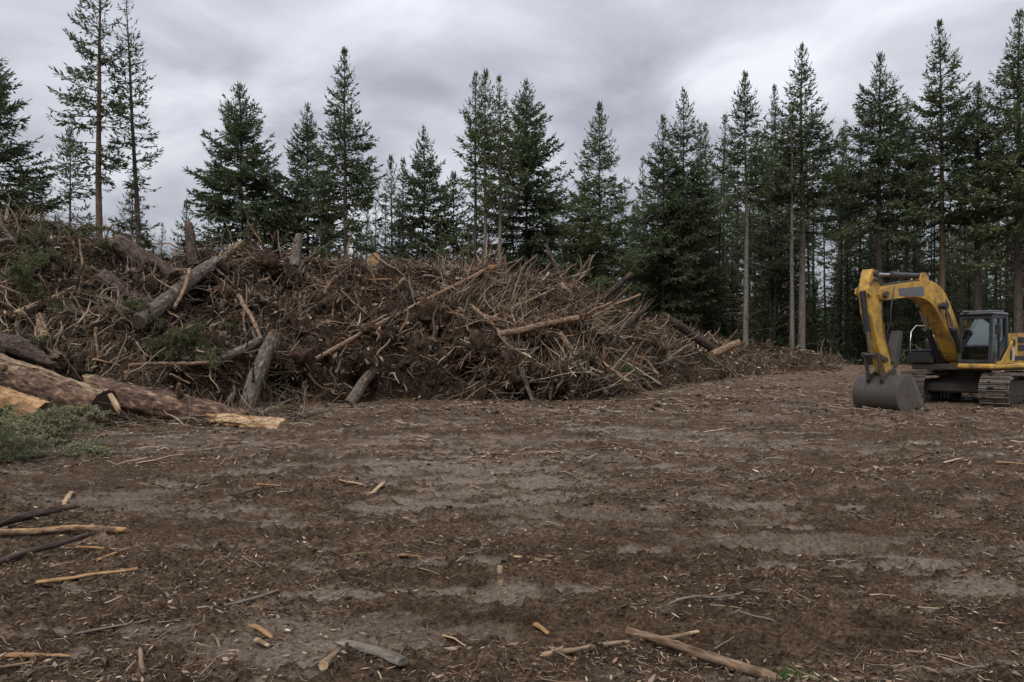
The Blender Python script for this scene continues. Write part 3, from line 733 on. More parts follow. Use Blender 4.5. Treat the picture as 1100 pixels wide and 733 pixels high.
# ------------------------------------------------------------------ trees
def profile(t, kind):
    base = np.minimum(1, 0.75 + 1.6 * t) if kind != 'thin' else np.minimum(1, 0.35 + 1.2 * t)
    return base * (1 - t) ** (0.88 if kind == 'full' else 0.78) + 0.015
def conifer_meshes(H, cb, R, seed, kind='full', nb=190, dens=1.0, trunk_r=None, lean=0.0, ndead=26, asym=0.0, drop=0.1, side=None, leafscale=1.0, thin_low=0.0):
    rng = np.random.default_rng(seed)
    tr_ = trunk_r or (0.0062 * H + 0.02)
    K = 16; tz = np.linspace(0, 1, K)
    wob = np.cumsum(rng.normal(0, .02, (K, 2)), 0) * H / 20
    ax = np.c_[wob[:, 0] + lean * H * tz ** 1.2, wob[:, 1], tz * H]; ax[0, :2] = 0
    rad = tr_ * (1 - tz) ** 0.85 + 0.012; rad[0] *= 1.35
    trunk = MB().tube(ax, rad, 9, 0)
    def axis(z): return np.c_[np.interp(z, ax[:, 2], ax[:, 0]), np.interp(z, ax[:, 2], ax[:, 1]), z]
    # dead bare branches under the crown
    if ndead:
        z = rng.uniform(0.06, cb + 0.08, ndead) * H; a = rng.uniform(0, 6.28, ndead)
        D = np.c_[np.cos(a), np.sin(a), rng.uniform(-.35, .15, ndead)]
        L = rng.uniform(.25, 1.0, ndead) * min(R * .55, 1.7)
        pts = walk(rng, axis(z), D, L, 5, .12, -.02)
        v, q = tubes(pts, np.linspace(.022, .007, 5)[None] * rng.uniform(.7, 1.3, (ndead, 1)), 3); trunk.add(v, q, None, 1)
    # live branches
    t = np.sort(rng.uniform(0, 1, nb) ** 1.05)
    t = 0.6 * t + 0.4 * (np.round(t * H * (1 - cb) / .5) * .5 / (H * (1 - cb))); t = np.clip(t, 0, .985)
    keep = rng.uniform(0, 1, nb) > drop * (1 - t) + thin_low * (1 - sst(0, .38, t)); t = t[keep]; n = len(t)
    z = (cb + (1 - cb) * t) * H
    a = (np.arange(n) * 2.39996 + rng.normal(0, .5, n)) % 6.2832
    L = R * profile(t, kind) * rng.uniform(.55, 1.2, n)
    L *= np.where(rng.uniform(0, 1, n) < .12, .5, 1)
    if asym: L *= 1 + asym * np.cos(a - (side or 0))
    L = np.maximum(L, .15)
    pitch = np.interp(t, [0, .25, .6, .9, 1], [-.24, -.02, .34, .70, 1.1]) + rng.normal(0, .12, n)
    S = np.linspace(0, 1, 7)
    dirh = np.c_[np.cos(a), np.sin(a), np.zeros(n)]
    hor = L[:, None] * np.cos(pitch)[:, None] * S[None] * (1 - 0.06 * S[None])
    droop = np.interp(t, [0, .5, 1], [.26, .12, 0])
    ver = L[:, None] * (np.sin(pitch)[:, None] * S - droop[:, None] * S ** 2 * 1.3 + (droop[:, None] * 1.2 + .10) * S ** 3)
    base = axis(z)
    P = base[:, None, :] + dirh[:, None, :] * hor[..., None] + np.array([0, 0, 1.0]) * ver[..., None]
    perp = np.c_[-np.sin(a), np.cos(a), np.zeros(n)]
    P += perp[:, None, :] * (rng.normal(0, .10, n)[:, None] * L[:, None] * S[None] ** 2)[..., None]
    crown = MB()
    v, q = tubes(P, (0.010 + .010 * L)[:, None] * np.linspace(1, .25, 7)[None], 3); crown.add(v, q, None, 1)
    # laterals
    sp = 0.105 / dens
    cnt = np.maximum(4, (L / sp * 1.0).astype(int))
    bi = np.repeat(np.arange(n), cnt); N = len(bi)
    s = rng.uniform(0, 1, N); inner = np.interp(L[bi], [.5, 1.2, 3], [.05, .16, .26]); s = inner + (1 - inner) * s ** .85
    k = np.minimum((s * 6).astype(int), 5); fr = s * 6 - k
    p0 = P[bi, k] * (1 - fr)[:, None] + P[bi, k + 1] * fr[:, None]
    T = nrm(P[bi, k + 1] - P[bi, k])
    sg = rng.choice([-1, 1], N)
    ang = rng.uniform(.55, 1.15, N) * (1 - .55 * s ** 3)
    dl = nrm(T * np.cos(ang)[:, None] + perp[bi] * (sg * np.sin(ang))[:, None] + np.array([0, 0, 1.]) * (rng.normal(-.10, .16, N))[:, None])
    ll = (0.18 + 0.36 * L[bi] * (1 - s) ** .8 * rng.uniform(.5, 1.15, N)).clip(.10, .95) * np.interp(L[bi], [.35, 1.5], [.6, 1.0])
    nk = np.maximum(1, np.round(ll / .17)).astype(int)
    li = np.repeat(np.arange(N), nk); M_ = len(li)
    q0 = np.concatenate([np.arange(c) / c for c in nk]) if M_ else np.zeros(0)
    lsz = np.interp(L[bi], [.35, 1.5], [.7, 1.0])[li]
    kb = p0[li] + dl[li] * (q0 * ll[li])[:, None] + np.array([0, 0, -1.]) * (0.22 * q0 ** 2 * ll[li])[:, None] + rng.normal(0, .012, (M_, 3))
    kd = nrm(dl[li] + rng.normal(0, .38, (M_, 3)) + np.array([0, 0, -.14]))
    kw = nrm(np.cross(kd, rng.normal(0, 1, (M_, 3)) * .75 + np.array([0, 0, 1.])))
    v, q = kites(kb, kd, kw, rng.uniform(.20, .40, M_) * leafscale * lsz, rng.uniform(.07, .135, M_) * leafscale * lsz); crown.add(v, q, None, 0)
    # leader and tips
    nt = 14
    zt = H - rng.uniform(0, .9, nt); at = rng.uniform(0, 6.28, nt)
    d = nrm(np.c_[np.cos(at) * .6, np.sin(at) * .6, rng.uniform(.5, 1.3, nt)])
    v, q = kites(axis(zt), d, nrm(np.cross(d, rng.normal(0, 1, (nt, 3)))), rng.uniform(.15, .28, nt), rng.uniform(.03, .06, nt)); crown.add(v, q, None, 0)
    tipn = n
    v, q = kites(P[:, -1], nrm(P[:, -1] - P[:, -2] + np.array([0, 0, .06])), nrm(np.cross(P[:, -1] - P[:, -2], rng.normal(0, 1, (n, 3)))), np.full(n, .34), np.full(n, .07)); crown.add(v, q, None, 0)
    return trunk, crown
def tree_at(px, py_base, Y):
    x = (px - 550) / F * Y
    return np.array([x, Y, float(ground_big(np.array([x]), np.array([Y]))[0]) - .05])
def hero_tree(label, px, py_top, Y, half_px, cb_py, seed, kind='full', needle='needle', barkm='bark_trunk', nb=190, dens=1.0, trunk_px=None, lean_px=0, ndead=24, drop=.1, asym=0, side=None, name='fir_tree'):
    loc = tree_at(px, 0, Y)
    top = EYE + (HZ - py_top) / F * Y
    H = top - loc[2]
    cbz = (EYE + (HZ - cb_py) / F * Y - loc[2]) / H
    R = half_px / F * Y * (1.55 if kind == 'full' else 1.4)
    nb = int(nb * 1.35); dens = dens * 1.2
    tr, cw = conifer_meshes(H, max(.04, cbz - (.17 if cb_py < 256 else .06)), R, seed, kind, nb, dens, (trunk_px / 2 / F * Y) if trunk_px else None, lean_px / F * Y / H, ndead, asym, drop, side, 1.0, .86 if cb_py < 256 else .4)
    o = thing(name, label, 'tree', loc)
    tr.build('trunk', [M[barkm], M['dead_wood']], o)
    cw.build('crown', [M[needle], M['branch_wood']], o, smooth=False)
    return o
TREES = [
 # label, px, top, Y, half width px, crown base py, seed, options
 ('broad dark fir cut off by the left picture edge', -14, 42, 40, 66, 240, 1, dict(nb=260, dens=1.1)),
 ('slim sparse young fir left of the two tall bare-trunked firs', 75, 140, 44, 26, 215, 2, dict(kind='thin', nb=110, dens=.7, drop=.25)),
 ('tallest sparse fir rising out of the frame, thick reddish trunk bare below', 107, -46, 40, 52, 185, 3, dict(kind='thin', nb=150, dens=.85, trunk_px=9, drop=.35, asym=.3, side=3.0, barkm='bark_trunk_red', ndead=30)),
 ('sparse leaning fir close to the right of the tallest left trunk', 154, -6, 41, 40, 215, 4, dict(kind='thin', nb=140, dens=.85, trunk_px=7, lean_px=-17, drop=.38, barkm='bark_trunk', ndead=26)),
 ('small dark fir peeking over the mound below the leaning fir', 143, 205, 46, 24, 268, 5, dict(nb=90)),
 ('tiny fir tip above the dark upright stump', 200, 218, 50, 15, 275, 6, dict(nb=70)),
 ('full broad fir standing alone above the left cavity of the mound', 261, 92, 46, 52, 262, 7, dict(nb=280, dens=1.15)),
 ('short fir tucked against the right side of the lone broad fir', 296, 186, 49, 24, 265, 8, dict(nb=110)),
 ('dark narrow fir just left of the tallest centre-left fir', 331, 112, 48, 36, 262, 9, dict(nb=240, dens=1.1)),
 ('tallest centre-left fir with pale straight lower trunk', 372, 55, 45, 41, 232, 10, dict(nb=250, dens=1.05, barkm='bark_trunk_pale', trunk_px=7)),
 ('pair of slim firs, left one, between two taller firs', 420, 170, 52, 20, 262, 11, dict(kind='thin', nb=110, drop=.2)),
 ('pair of slim firs, right one, between two taller firs', 433, 173, 53, 18, 262, 12, dict(kind='thin', nb=110, drop=.2)),
 ('medium dark spire-shaped fir left of the low lighter fir', 453, 138, 49, 33, 268, 13, dict(nb=220, dens=1.1)),
 ('low lighter green fir in front of the clustered trio', 487, 187, 48, 27, 275, 14, dict(nb=150, needle='needle_light')),
 ('leftmost fir of the clustered trio, greyish trunk', 511, 80, 46, 30, 205, 15, dict(kind='thin', nb=160, needle='needle_light', trunk_px=5, drop=.25, ndead=34)),
 ('middle fir of the clustered trio with pale trunk', 521, 78, 45, 28, 190, 16, dict(kind='thin', nb=160, needle='needle_light', barkm='bark_trunk_pale', trunk_px=6, ndead=34)),
 ('rightmost fir of the clustered trio with palest trunk', 539, 85, 44.5, 30, 200, 17, dict(kind='thin', nb=170, needle='needle_light', barkm='bark_trunk_pale', trunk_px=6, ndead=34)),
 ('wide dense dark fir right beside the clustered trio', 564, 88, 50, 54, 285, 18, dict(nb=300, dens=1.15)),
 ('small yellowish green fir at the foot of the lone centre fir', 627, 212, 48, 26, 300, 19, dict(nb=130, needle='needle_light')),
 ('lone narrow fir between the wide dark fir and the right-hand forest', 645, 113, 46, 40, 292, 20, dict(nb=240, dens=1.0, needle='needle_light')),
 ('dark fir on the left end of the right-hand forest', 713, 125, 50, 42, 320, 21, dict(nb=270, dens=1.1)),
 ('taller second fir on the left end of the right-hand forest', 733, 97, 51, 36, 250, 22, dict(nb=230, dens=1.0, barkm='bark_trunk')),
 ('third fir on the left end of the right-hand forest', 752, 133, 52, 30, 240, 23, dict(kind='thin', nb=170)),
 ('fir with a long straight pale bare trunk near the forest edge', 801, 80, 45, 34, 195, 24, dict(nb=200, dens=1.0, barkm='bark_trunk_pale', trunk_px=6, ndead=60)),
 ('narrow dark fir behind the pale-trunked edge fir', 832, 92, 54, 30, 250, 25, dict(nb=190)),
 ('tall pointed fir with paired pale trunk in mid forest', 861, 50, 47, 45, 225, 26, dict(nb=250, dens=1.0, trunk_px=8, barkm='bark_trunk_pale', ndead=50)),
 ('thin pale-trunked fir hugging the left of the tall pointed fir', 850, 118, 45.5, 20, 185, 27, dict(kind='thin', nb=110, trunk_px=5, barkm='bark_trunk_pale', ndead=60, drop=.3)),
 ('lower fir in the gap left of the big round-shouldered fir', 903, 140, 55, 28, 235, 28, dict(kind='thin', nb=160, drop=.2)),
 ('big round-shouldered fir above the raised excavator arm', 944, 60, 48, 45, 205, 29, dict(nb=260, dens=1.05, trunk_px=8, ndead=40)),
 ('slim fir between the round-shouldered fir and the highest right fir', 975, 105, 53, 28, 230, 30, dict(kind='thin', nb=160)),
 ('highest fir of the right-hand forest behind the boom', 1012, 25, 47, 46, 210, 31, dict(nb=250, dens=1.0, trunk_px=7, barkm='bark_trunk_red', ndead=40, lean_px=-5)),
 ('dark sparse fir with thick trunk behind the cab', 1050, 92, 46, 38, 190, 32, dict(kind='thin', nb=170, trunk_px=9, drop=.25, ndead=40)),
 ('massive fir filling the upper right corner', 1094, 14, 44, 56, 235, 33, dict(nb=280, dens=1.1, trunk_px=10, needle='needle_light')),
 ('fir half hidden beyond the right picture edge', 1128, 40, 49, 50, 250, 34, dict(nb=240)),
]
for lab, px, top, Y, hw, cbp, seed, kw in TREES:
    hero_tree(lab, px, top, Y, hw, cbp, seed, **kw)
# fill trees of the back rows: a few kinds, copied
def proto_tree(seed, H, cb, R, kind, nb, needle, dens=.9, ndead=30, drop=.15):
    tr, cw = conifer_meshes(H, cb, R, seed, kind, nb, dens, None, 0, ndead, 0, drop, None, 1.25, .7)
    o = thing('fir_tree', 'slender dark fir among the shaded back rows of the forest', 'tree', (0, 0, 0), 0, 'firs in the back rows')
    tr.build('trunk', [M['bark_trunk'], M['dead_wood']], o); cw.build('crown', [M[needle], M['branch_wood']], o, smooth=False)
    return o
PROTO = [proto_tree(101, 20, .28, 2.3, 'thin', 150, 'needle'), proto_tree(102, 20, .32, 2.7, 'full', 150, 'needle'), proto_tree(103, 20, .36, 1.7, 'thin', 100, 'needle', .8, 45, .3),
         proto_tree(104, 20, .10, 3.2, 'full', 210, 'needle'), proto_tree(105, 20, .40, 2.0, 'thin', 100, 'needle_light', .8, 45, .25)]
used = set()
def fill(kind, px, top, Y, widen=1.0, label=None, group=None):
    loc = tree_at(px, 0, Y); H = EYE + (HZ - top) / F * Y - loc[2]
    s = H / 20
    rz = RND.uniform(0, 6.28); sx = s * widen * RND.uniform(.9, 1.15)
    p = PROTO[kind]
    if kind not in used:
        used.add(kind); p.location = loc; p.rotation_euler = (RND.gauss(0, .018), RND.gauss(0, .018), rz); p.scale = (sx, sx, s); o = p
    else: o = dup(p, loc, rz, (sx, sx, s), rot=(RND.gauss(0, .018), RND.gauss(0, .018), rz))
    if label: o['label'] = label
    if group: o['group'] = group
    return o
RND = random.Random(4)
# right-hand forest
for i in range(58):
    px = 690 + (1180 - 690) * (i + RND.random()) / 58
    Y = RND.uniform(53, 78)
    fill(RND.choice([0, 1, 1, 3, 3, 2] if px < 850 else [0, 0, 1, 2, 2, 4]), px, RND.uniform(125, 215), Y, 1.0)
for i in range(60):
    px = RND.uniform(675, 940) if i < 36 else RND.uniform(930, 1180)
    fill(RND.choice([3, 3, 1]), px, RND.uniform(205, 300), RND.uniform(51, 68), 1.3)
for i in range(16):
    fill(3, RND.uniform(380, 680), RND.uniform(235, 280), RND.uniform(50, 60), 1.3)
# lower gaps between single firs on the left
for i in range(34):
    px = 185 + (690 - 185) * (i + RND.random()) / 34
    Y = RND.uniform(54, 72)
    t = 228 if px < 260 else 205
    fill(RND.choice([1, 3, 3, 0]), px, RND.uniform(t, t + 40), Y, 1.15)
for px, top in ((20, 190), (48, 205), (92, 228), (120, 240), (-60, 120), (-110, 90), (170, 240), (35, 225)):
    fill(3, px, top, RND.uniform(44, 56), 1.1)
# far rows closing the view between the trunks
for i in range(48):
    px = 560 + (1240 - 560) * (i + RND.random()) / 48
    fill(RND.choice([0, 1, 3, 3]), px, RND.uniform(205, 300), RND.uniform(84, 120), 1.35)
# young firs and bushes under the big trees
def young(seed):
    tr, cw = conifer_meshes(4.0, .05, 1.25, seed, 'full', 110, 1.0, .05, 0, 0, 0, .1, None, .8)
    o = thing('young_fir', 'young bushy fir growing in the shade at the forest edge', 'young tree', (0, 0, 0), 0, 'young firs at the forest edge')
    tr.build('trunk', [M['bark_trunk'], M['dead_wood']], o); cw.build('crown', [M['needle_light'], M['branch_wood']], o, smooth=False)
    return o
YP = [young(201), young(202), young(203)]
for i in range(80):
    k = i % 3
    px = (660 + 500 * RND.random()) if i % 5 else (380 + 300 * RND.random())
    Y = RND.uniform(50, 70); s = RND.uniform(.6, 1.9)
    loc = tree_at(px, 0, Y)
    if i < 3: YP[k].location = loc; YP[k].scale = (s, s, s)
    else: dup(YP[k], loc, RND.uniform(0, 6), (s * RND.uniform(.9, 1.4), s * RND.uniform(.9, 1.4), s))
# low growth on the forest floor
def make_undergrowth():
    rng = np.random.default_rng(77); n = 42000
    y = rng.uniform(47.5, 80, n); px = rng.uniform(560, 1200, n); x = (px - 550) / F * y
    dn = fbm2(x * .25, y * .25, 3, 44); keep = dn + rng.uniform(-.35, .35, n) > -.02; x, y, dn = x[keep], y[keep], dn[keep]; n = len(x)
    z = ground_big(x, y) + rng.uniform(0, 1, n) ** 1.5 * (0.5 + 2.4 * np.maximum(dn, 0))
    d = nrm(rng.normal(0, 1, (n, 3)) + np.array([0, 0, .5])); w = nrm(np.cross(d, rng.normal(0, 1, (n, 3))))
    v, q = kites(np.c_[x, y, z], d, w, rng.uniform(.2, .6, n), rng.uniform(.06, .2, n))
    tag(MB().add(v, q).build('undergrowth', M['floor_green'], smooth=False), 'low leafy undergrowth on the forest floor beneath the firs', 'undergrowth', kind='stuff')
make_undergrowth()
# ------------------------------------------------------------------ excavator
def rotz(a):
    c, s = math.cos(a), math.sin(a); return np.array([[c, -s, 0], [s, c, 0], [0, 0, 1]])
def xf(mb, Rm=None, t=(0, 0, 0)):
    mb.v = [(a if Rm is None else a @ Rm.T) + np.asarray(t) for a in mb.v]; return mb
def rod(mb, a, b, r, m=0, sides=14):
    mb.tube([a, b], [r, r], sides, m); return mb
def pin(mb, x, z, hw, r, m=0):
    mb.tube([(x, -hw, z), (x, hw, z)], [r, r], 14, m); return mb
def smooth_curve(p, k):
    p = np.array(p, float); q = np.r_[[2 * p[0] - p[1]], p, [2 * p[-1] - p[-2]]]; out = []
    for i in range(1, len(q) - 2):
        for t in np.arange(k) / k:
            out.append(.5 * ((2 * q[i]) + (-q[i - 1] + q[i + 1]) * t + (2 * q[i - 1] - 5 * q[i] + 4 * q[i + 1] - q[i + 2]) * t * t + (-q[i - 1] + 3 * q[i] - 3 * q[i + 1] + q[i + 2]) * t ** 3))
    return np.array(out + [p[-1]])
def make_excavator():
    root = thing('excavator', 'yellow crawler excavator with dark cab, raised arm and muddy bucket resting on the ground', 'excavator', (EX, EY, EZ), R_(270 - ETH))
    UR = rotz(R_(8.5))
    RAD, CX = 0.53, 1.48
    def loop_pt(s):
        Ls = 2 * CX; C = math.pi * RAD; tot = 2 * Ls + 2 * C; s = s % tot
        if s < Ls: return np.array([-CX + s, 0, 2 * RAD]), 0.0
        s -= Ls
        if s < C: a = s / RAD; return np.array([CX + RAD * math.sin(a), 0, RAD + RAD * math.cos(a)]), a
        s -= C
        if s < Ls: return np.array([CX - s, 0, 0.0]), math.pi
        s -= Ls; a = s / RAD
        return np.array([-CX - RAD * math.sin(a), 0, RAD - RAD * math.cos(a)]), math.pi + a
    for sd in (1, -1):
        yc = sd * 1.2
        t = MB(); n = 46; tot = 4 * CX + 2 * math.pi * RAD
        for i in range(n):
            p, a = loop_pt(tot * i / n)
            if abs(p[2] - 2 * RAD) < 1e-6: p[2] -= 0.035 * math.sin(math.pi * (p[0] + CX) / (2 * CX))   # sagging top run
            c, s = math.cos(a), math.sin(a); Rm = np.array([[c, 0, s], [0, 1, 0], [-s, 0, c]])
            b = MB(); b.box((0, 0, -0.01), (0.178, 0.82, 0.028), 0, None, .006)
            for gx, gh in ((-0.07, .05), (0.0, .018), (0.07, .018)): b.box((gx, 0, 0.004 + gh / 2), (0.020, 0.80, gh), 0, None, .004)
            b.box((0, 0.12, -0.055), (0.16, 0.05, 0.07)); b.box((0, -0.12, -0.055), (0.16, 0.05, 0.07))
            for v in b.v: v += 0
            xf(b, Rm, p + np.array([0, yc, 0.03]))
            for k, v in enumerate(b.v): pass
            for v, (q, mi) in zip(b.v, [(None, None)] * len(b.v)): pass
            off = t.n
            t.v += b.v; t.q += [(q + off, mi) for q, mi in b.q]; t.t += [(q + off, mi) for q, mi in b.t]; t.n += b.n
        rg = np.random.default_rng(40 + sd)
        for i in range(150):
            p, a = loop_pt(rg.uniform(0, tot)); A = np.linalg.qr(rg.normal(0, 1, (3, 3)))[0]; k = rg.uniform(.02, .075)
            t.box(p + np.array([math.sin(a) * .03, yc + rg.uniform(-.38, .38), .03 + math.cos(a) * .03]), (k * 1.6, k * rg.uniform(1, 3), k * .6), 1, A if k < .04 else None, k * .2)
        xf(t, UR); tr = t.build('crawler_track', [M['track'], M['clod']], root, smooth=False)
        f = MB(); f.box((0, yc, 0.52), (2.5, 0.34, 0.42), 0, None, .05); f.box((0, yc, 0.78), (1.9, 0.28, 0.16), 0, None, .04)
        xf(f, UR); fr = f.build('track_frame', [M['rust']], tr, smooth=False)
        for xx, rr, nm_ in ((CX, .44, 'idler_wheel'), (-CX, .44, 'drive_sprocket')):
            w = MB(); w.tube([(xx, yc - .11, .56), (xx, yc + .11, .56)], [rr, rr], 26, 0); w.tube([(xx, yc - .2, .56), (xx, yc + .2, .56)], [.17, .17], 18, 0)
            w.tube([(xx, yc + .11, .56), (xx, yc + .13, .56)], [rr * .8, rr * .72], 26, 0); w.tube([(xx, yc - .13, .56), (xx, yc - .11, .56)], [rr * .72, rr * .8], 26, 0)
            if nm_ == 'drive_sprocket':
                for k in range(13):
                    a = k / 13 * 6.283; w.box((xx + (rr + .02) * math.cos(a), yc, .56 + (rr + .02) * math.sin(a)), (.06, .12, .06))
            xf(w, UR); w.build(nm_, [M['rust']], tr, smooth=False)
        for k in range(7):
            w = MB(); x = -1.05 + k * .35; w.tube([(x, yc - .2, .23), (x, yc + .2, .23)], [.12, .12], 14, 0); xf(w, UR); w.build('track_roller', [M['rust']], tr, smooth=False)
    u = MB()
    u.box((0, 0, 0.72), (1.5, 1.5, 0.36), 0, None, .08)
    for sx in (1, -1):
        u.box((sx * .72, 0, 0.60), (.42, 2.2, .34), 0, None, .06)
    u.tube([(0, 0, .88), (0, 0, 1.2)], [.62, .62], 32, 0)
    xf(u, UR); u.build('undercarriage', [M['rust']], root, smooth=False)
    # deck
    d = MB(); d.box((-0.55, 0, 1.30), (3.9, 2.5, 0.20), 1, None, .03)
    d.build('slew_frame', [M['yellow'], M['rust']], root, smooth=False)
    e = MB(); e.box((0.68, 0.86, 1.34), (1.95, 1.06, 0.17), 0, None, .05); e.box((-1.55, 1.30, 1.34), (2.5, 0.14, 0.17), 0, None, .05)
    e.build('deck_edge', [M['yellow']], root, smooth=False)
    # side platform: tool box and fuel tank on the far side of the boom
    b = MB(); b.box((1.02, -0.92, 1.62), (.95, .86, .44), 0, None, .05); b.box((1.02, -0.92, 1.855), (.98, .9, .05), 0, None, .02)
    b.build('tool_box', [M['black']], root, smooth=False)
    b = MB(); b.box((0.02, -0.92, 1.86), (.98, .86, .95), 0, None, .14); b.build('fuel_tank', [M['black']], root, smooth=False)
    b = MB(); b.tube([(1.45, -1.22, 1.4), (1.5, -1.24, 2.0), (1.42, -1.24, 2.5), (1.1, -1.24, 2.72), (.6, -1.24, 2.72), (.3, -1.24, 2.6), (.25, -1.24, 2.3)], .018, 8, 0)
    b.build('grab_rail', [M['chrome']], root)
    # engine hood and counterweight
    h = MB(); h.prism([(-2.35, 1.40), (0.22, 1.40), (0.22, 2.30), (0.12, 2.42), (-2.2, 2.46), (-2.35, 2.40)], -1.28, 1.28, 0)
    hood = h.build('engine_hood', [M['yellow']], root, smooth=False)
    for (x0, z0, w, hh) in ((-0.62, 2.20, .46, .20), (-0.62, 1.94, .46, .2), (-1.5, 2.1, .8, .4)):
        g = MB(); g.box((x0, 1.285, z0), (w, .03, hh), 0, None, .01)
        k = max(3, int(hh / .05))
        for i in range(k): g.box((x0, 1.303, z0 - hh / 2 + (i + .5) * hh / k), (w * .94, .03, hh / k * .45), 0)
        g.build('vent_grille', [M['black']], hood, smooth=False)
    g = MB(); g.box((0.0, 1.295, 1.78), (.2, .03, .55), 0, None, .01); g.build('side_panel', [M['white']], hood, smooth=False)
    g = MB(); g.tube([(0, 1.28, 2.10), (0, 1.33, 2.10)], [.12, .12], 18, 0); g.build('filler_cap', [M['black']], hood, smooth=False)
    g = MB(); g.box((-0.95, 1.292, 1.60), (1.6, .02, .14), 0, None, .005); g.build('decal_stripe', [M['black']], hood, smooth=False)
    h = MB(); h.prism([(-2.36, 1.25), (-2.36, 2.44), (-2.75, 2.42), (-3.0, 2.15), (-3.02, 1.55), (-2.85, 1.25)], -1.3, 1.3, 0)
    h.build('counterweight', [M['yellow']], root, smooth=False)
    x = MB(); x.tube([(-1.0, .6, 2.42), (-1.0, .6, 2.78), (-1.12, .6, 2.9)], [.07, .07, .07], 12, 0); x.build('exhaust_pipe', [M['black']], root)
    # cab
    X0, X1, Y0, Y1, Z0, Z1 = 0.38, 1.60, 0.36, 1.32, 1.43, 3.02
    c = MB(); pw = .075
    fx = lambda z: X1 - 0.10 * max(0, (z - 2.0)) / 1.0          # front leans back towards the roof
    def post(x0, y, x1, w=pw):
        c.prism([(x0 - w / 2, Z0), (x0 + w / 2, Z0), (x1 + w / 2, Z1 - .05), (x1 - w / 2, Z1 - .05)], y - w / 2, y + w / 2, 0)
    for y in (Y0 + .04, Y1 - .04):
        post(X1 - .04, y, X1 - .16, .085); post(X0 + .06, y, X0 + .14, .12); post(X0 + .56, y, X0 + .58, .07)
        c.box(((X0 + X1) / 2 - .02, y, Z0 + .05), (X1 - X0 - .1, .075, .12), 0, None, .01)
        c.box(((X0 + X1) / 2 - .02, y, Z1 - .09), (X1 - X0 - .22, .078, .12), 0, None, .01)
    for xx, z in ((X1 - .05, Z0 + .06), (X1 - .155, Z1 - .10), (X1 - .07, Z0 + .56)):
        c.box((xx, (Y0 + Y1) / 2, z), (.07, Y1 - Y0 - .1, .055 if abs(z - Z0 - .56) < .01 else .12), 0, None, .01)
    c.box((X0 + .06, (Y0 + Y1) / 2, Z0 + .45), (.08, Y1 - Y0 - .1, .9), 0); c.box((X0 + .13, (Y0 + Y1) / 2, Z1 - .1), (.08, Y1 - Y0 - .1, .12), 0)
    c.box(((X0 + X1) / 2, (Y0 + Y1) / 2, Z0 + .02), (1.15, .9, .05), 0)
    c.prism([(X0 + .02, Z0 + .05), (X0 + .62, Z0 + .05), (X0 + .62, Z0 + .42), (X0 + .12, Z0 + .92), (X0 + .06, Z0 + .92)], Y1 - .055, Y1 - .012, 0)
    cab = c.build('cab', [M['cabframe']], root, smooth=False)
    r = MB(); r.box(((X0 + X1) / 2 - .05, (Y0 + Y1) / 2, Z1 + .0), (X1 - X0 - .02, 1.0, .12), 0, None, .05)
    r.build('cab_roof', [M['cabframe']], cab, smooth=False)
    r = MB()
    for y in (Y0 + .12, Y0 + .5, Y1 - .12): r.box(((X0 + X1) / 2 - .03, y, Z1 + .10), (1.0, .05, .05), 0, None, .01)
    for x_ in (X0 + .2, X0 + 1.06): r.box((x_, (Y0 + Y1) / 2, Z1 + .085), (.06, .84, .05), 0, None, .01)
    r.build('roof_rails', [M['decal']], cab, smooth=False)
    def pane(name, mbf): g = MB(); mbf(g); g.build(name, [M['glass']], cab, smooth=False)
    pane('windscreen', lambda g: g.prism([(X1 - .085, Z0 + .6), (X1 - .075, Z0 + .6), (X1 - .155, Z1 - .14), (X1 - .165, Z1 - .14)], Y0 + .08, Y1 - .08))
    pane('lower_windscreen', lambda g: g.box((X1 - .055, (Y0 + Y1) / 2, Z0 + .33), (.01, Y1 - Y0 - .16, .43)))
    pane('door_window', lambda g: g.prism([(X0 + .62, Z0 + .12), (X1 - .12, Z0 + .12), (X1 - .19, Z1 - .14), (X0 + .62, Z1 - .14)], Y1 - .045, Y1 - .038))
    pane('rear_side_window', lambda g: g.prism([(X0 + .16, Z0 + .95), (X0 + .54, Z0 + .6), (X0 + .54, Z1 - .14), (X0 + .2, Z1 - .14)], Y1 - .045, Y1 - .038))
    pane('far_side_window', lambda g: g.prism([(X0 + .16, Z0 + .95), (X0 + .54, Z0 + .6), (X0 + .54, Z1 - .14), (X0 + .2, Z1 - .14)], Y0 + .038, Y0 + .045))
    pane('boom_side_window', lambda g: g.prism([(X0 + .62, Z0 + .12), (X1 - .12, Z0 + .12), (X1 - .19, Z1 - .14), (X0 + .62, Z1 - .14)], Y0 + .038, Y0 + .045))
    pane('rear_window', lambda g: g.box((X0 + .1, (Y0 + Y1) / 2, Z0 + 1.18), (.01, Y1 - Y0 - .16, .55)))
    s = MB(); SX = .30
    s.box((.55, .84, 1.83), (.5, .5, .14), 0, None, .05); s.prism([(.28, 1.85), (.42, 1.85), (.32, 2.55), (.2, 2.55)], .6, 1.08, 0); s.box((.24, .84, 2.64), (.1, .3, .18), 0, None, .04); s.box((.55, .84, 1.6), (.3, .3, .34), 0)
    xf(s, None, (SX, 0, 0)); s.build('seat', [M['seat']], cab, smooth=False)
    s = MB(); s.box((.85, .52, 1.78), (.6, .14, .4), 0, None, .03); s.box((.85, 1.14, 1.78), (.6, .12, .36), 0, None, .03); s.box((1.28, .5, 2.1), (.06, .2, .26), 0, None, .02)
    rod(s, (1.05, .55, 1.95), (1.1, .55, 2.2), .02); rod(s, (1.05, 1.12, 1.95), (1.1, 1.12, 2.2), .02)
    s.build('control_console', [M['interior']], cab, smooth=False)
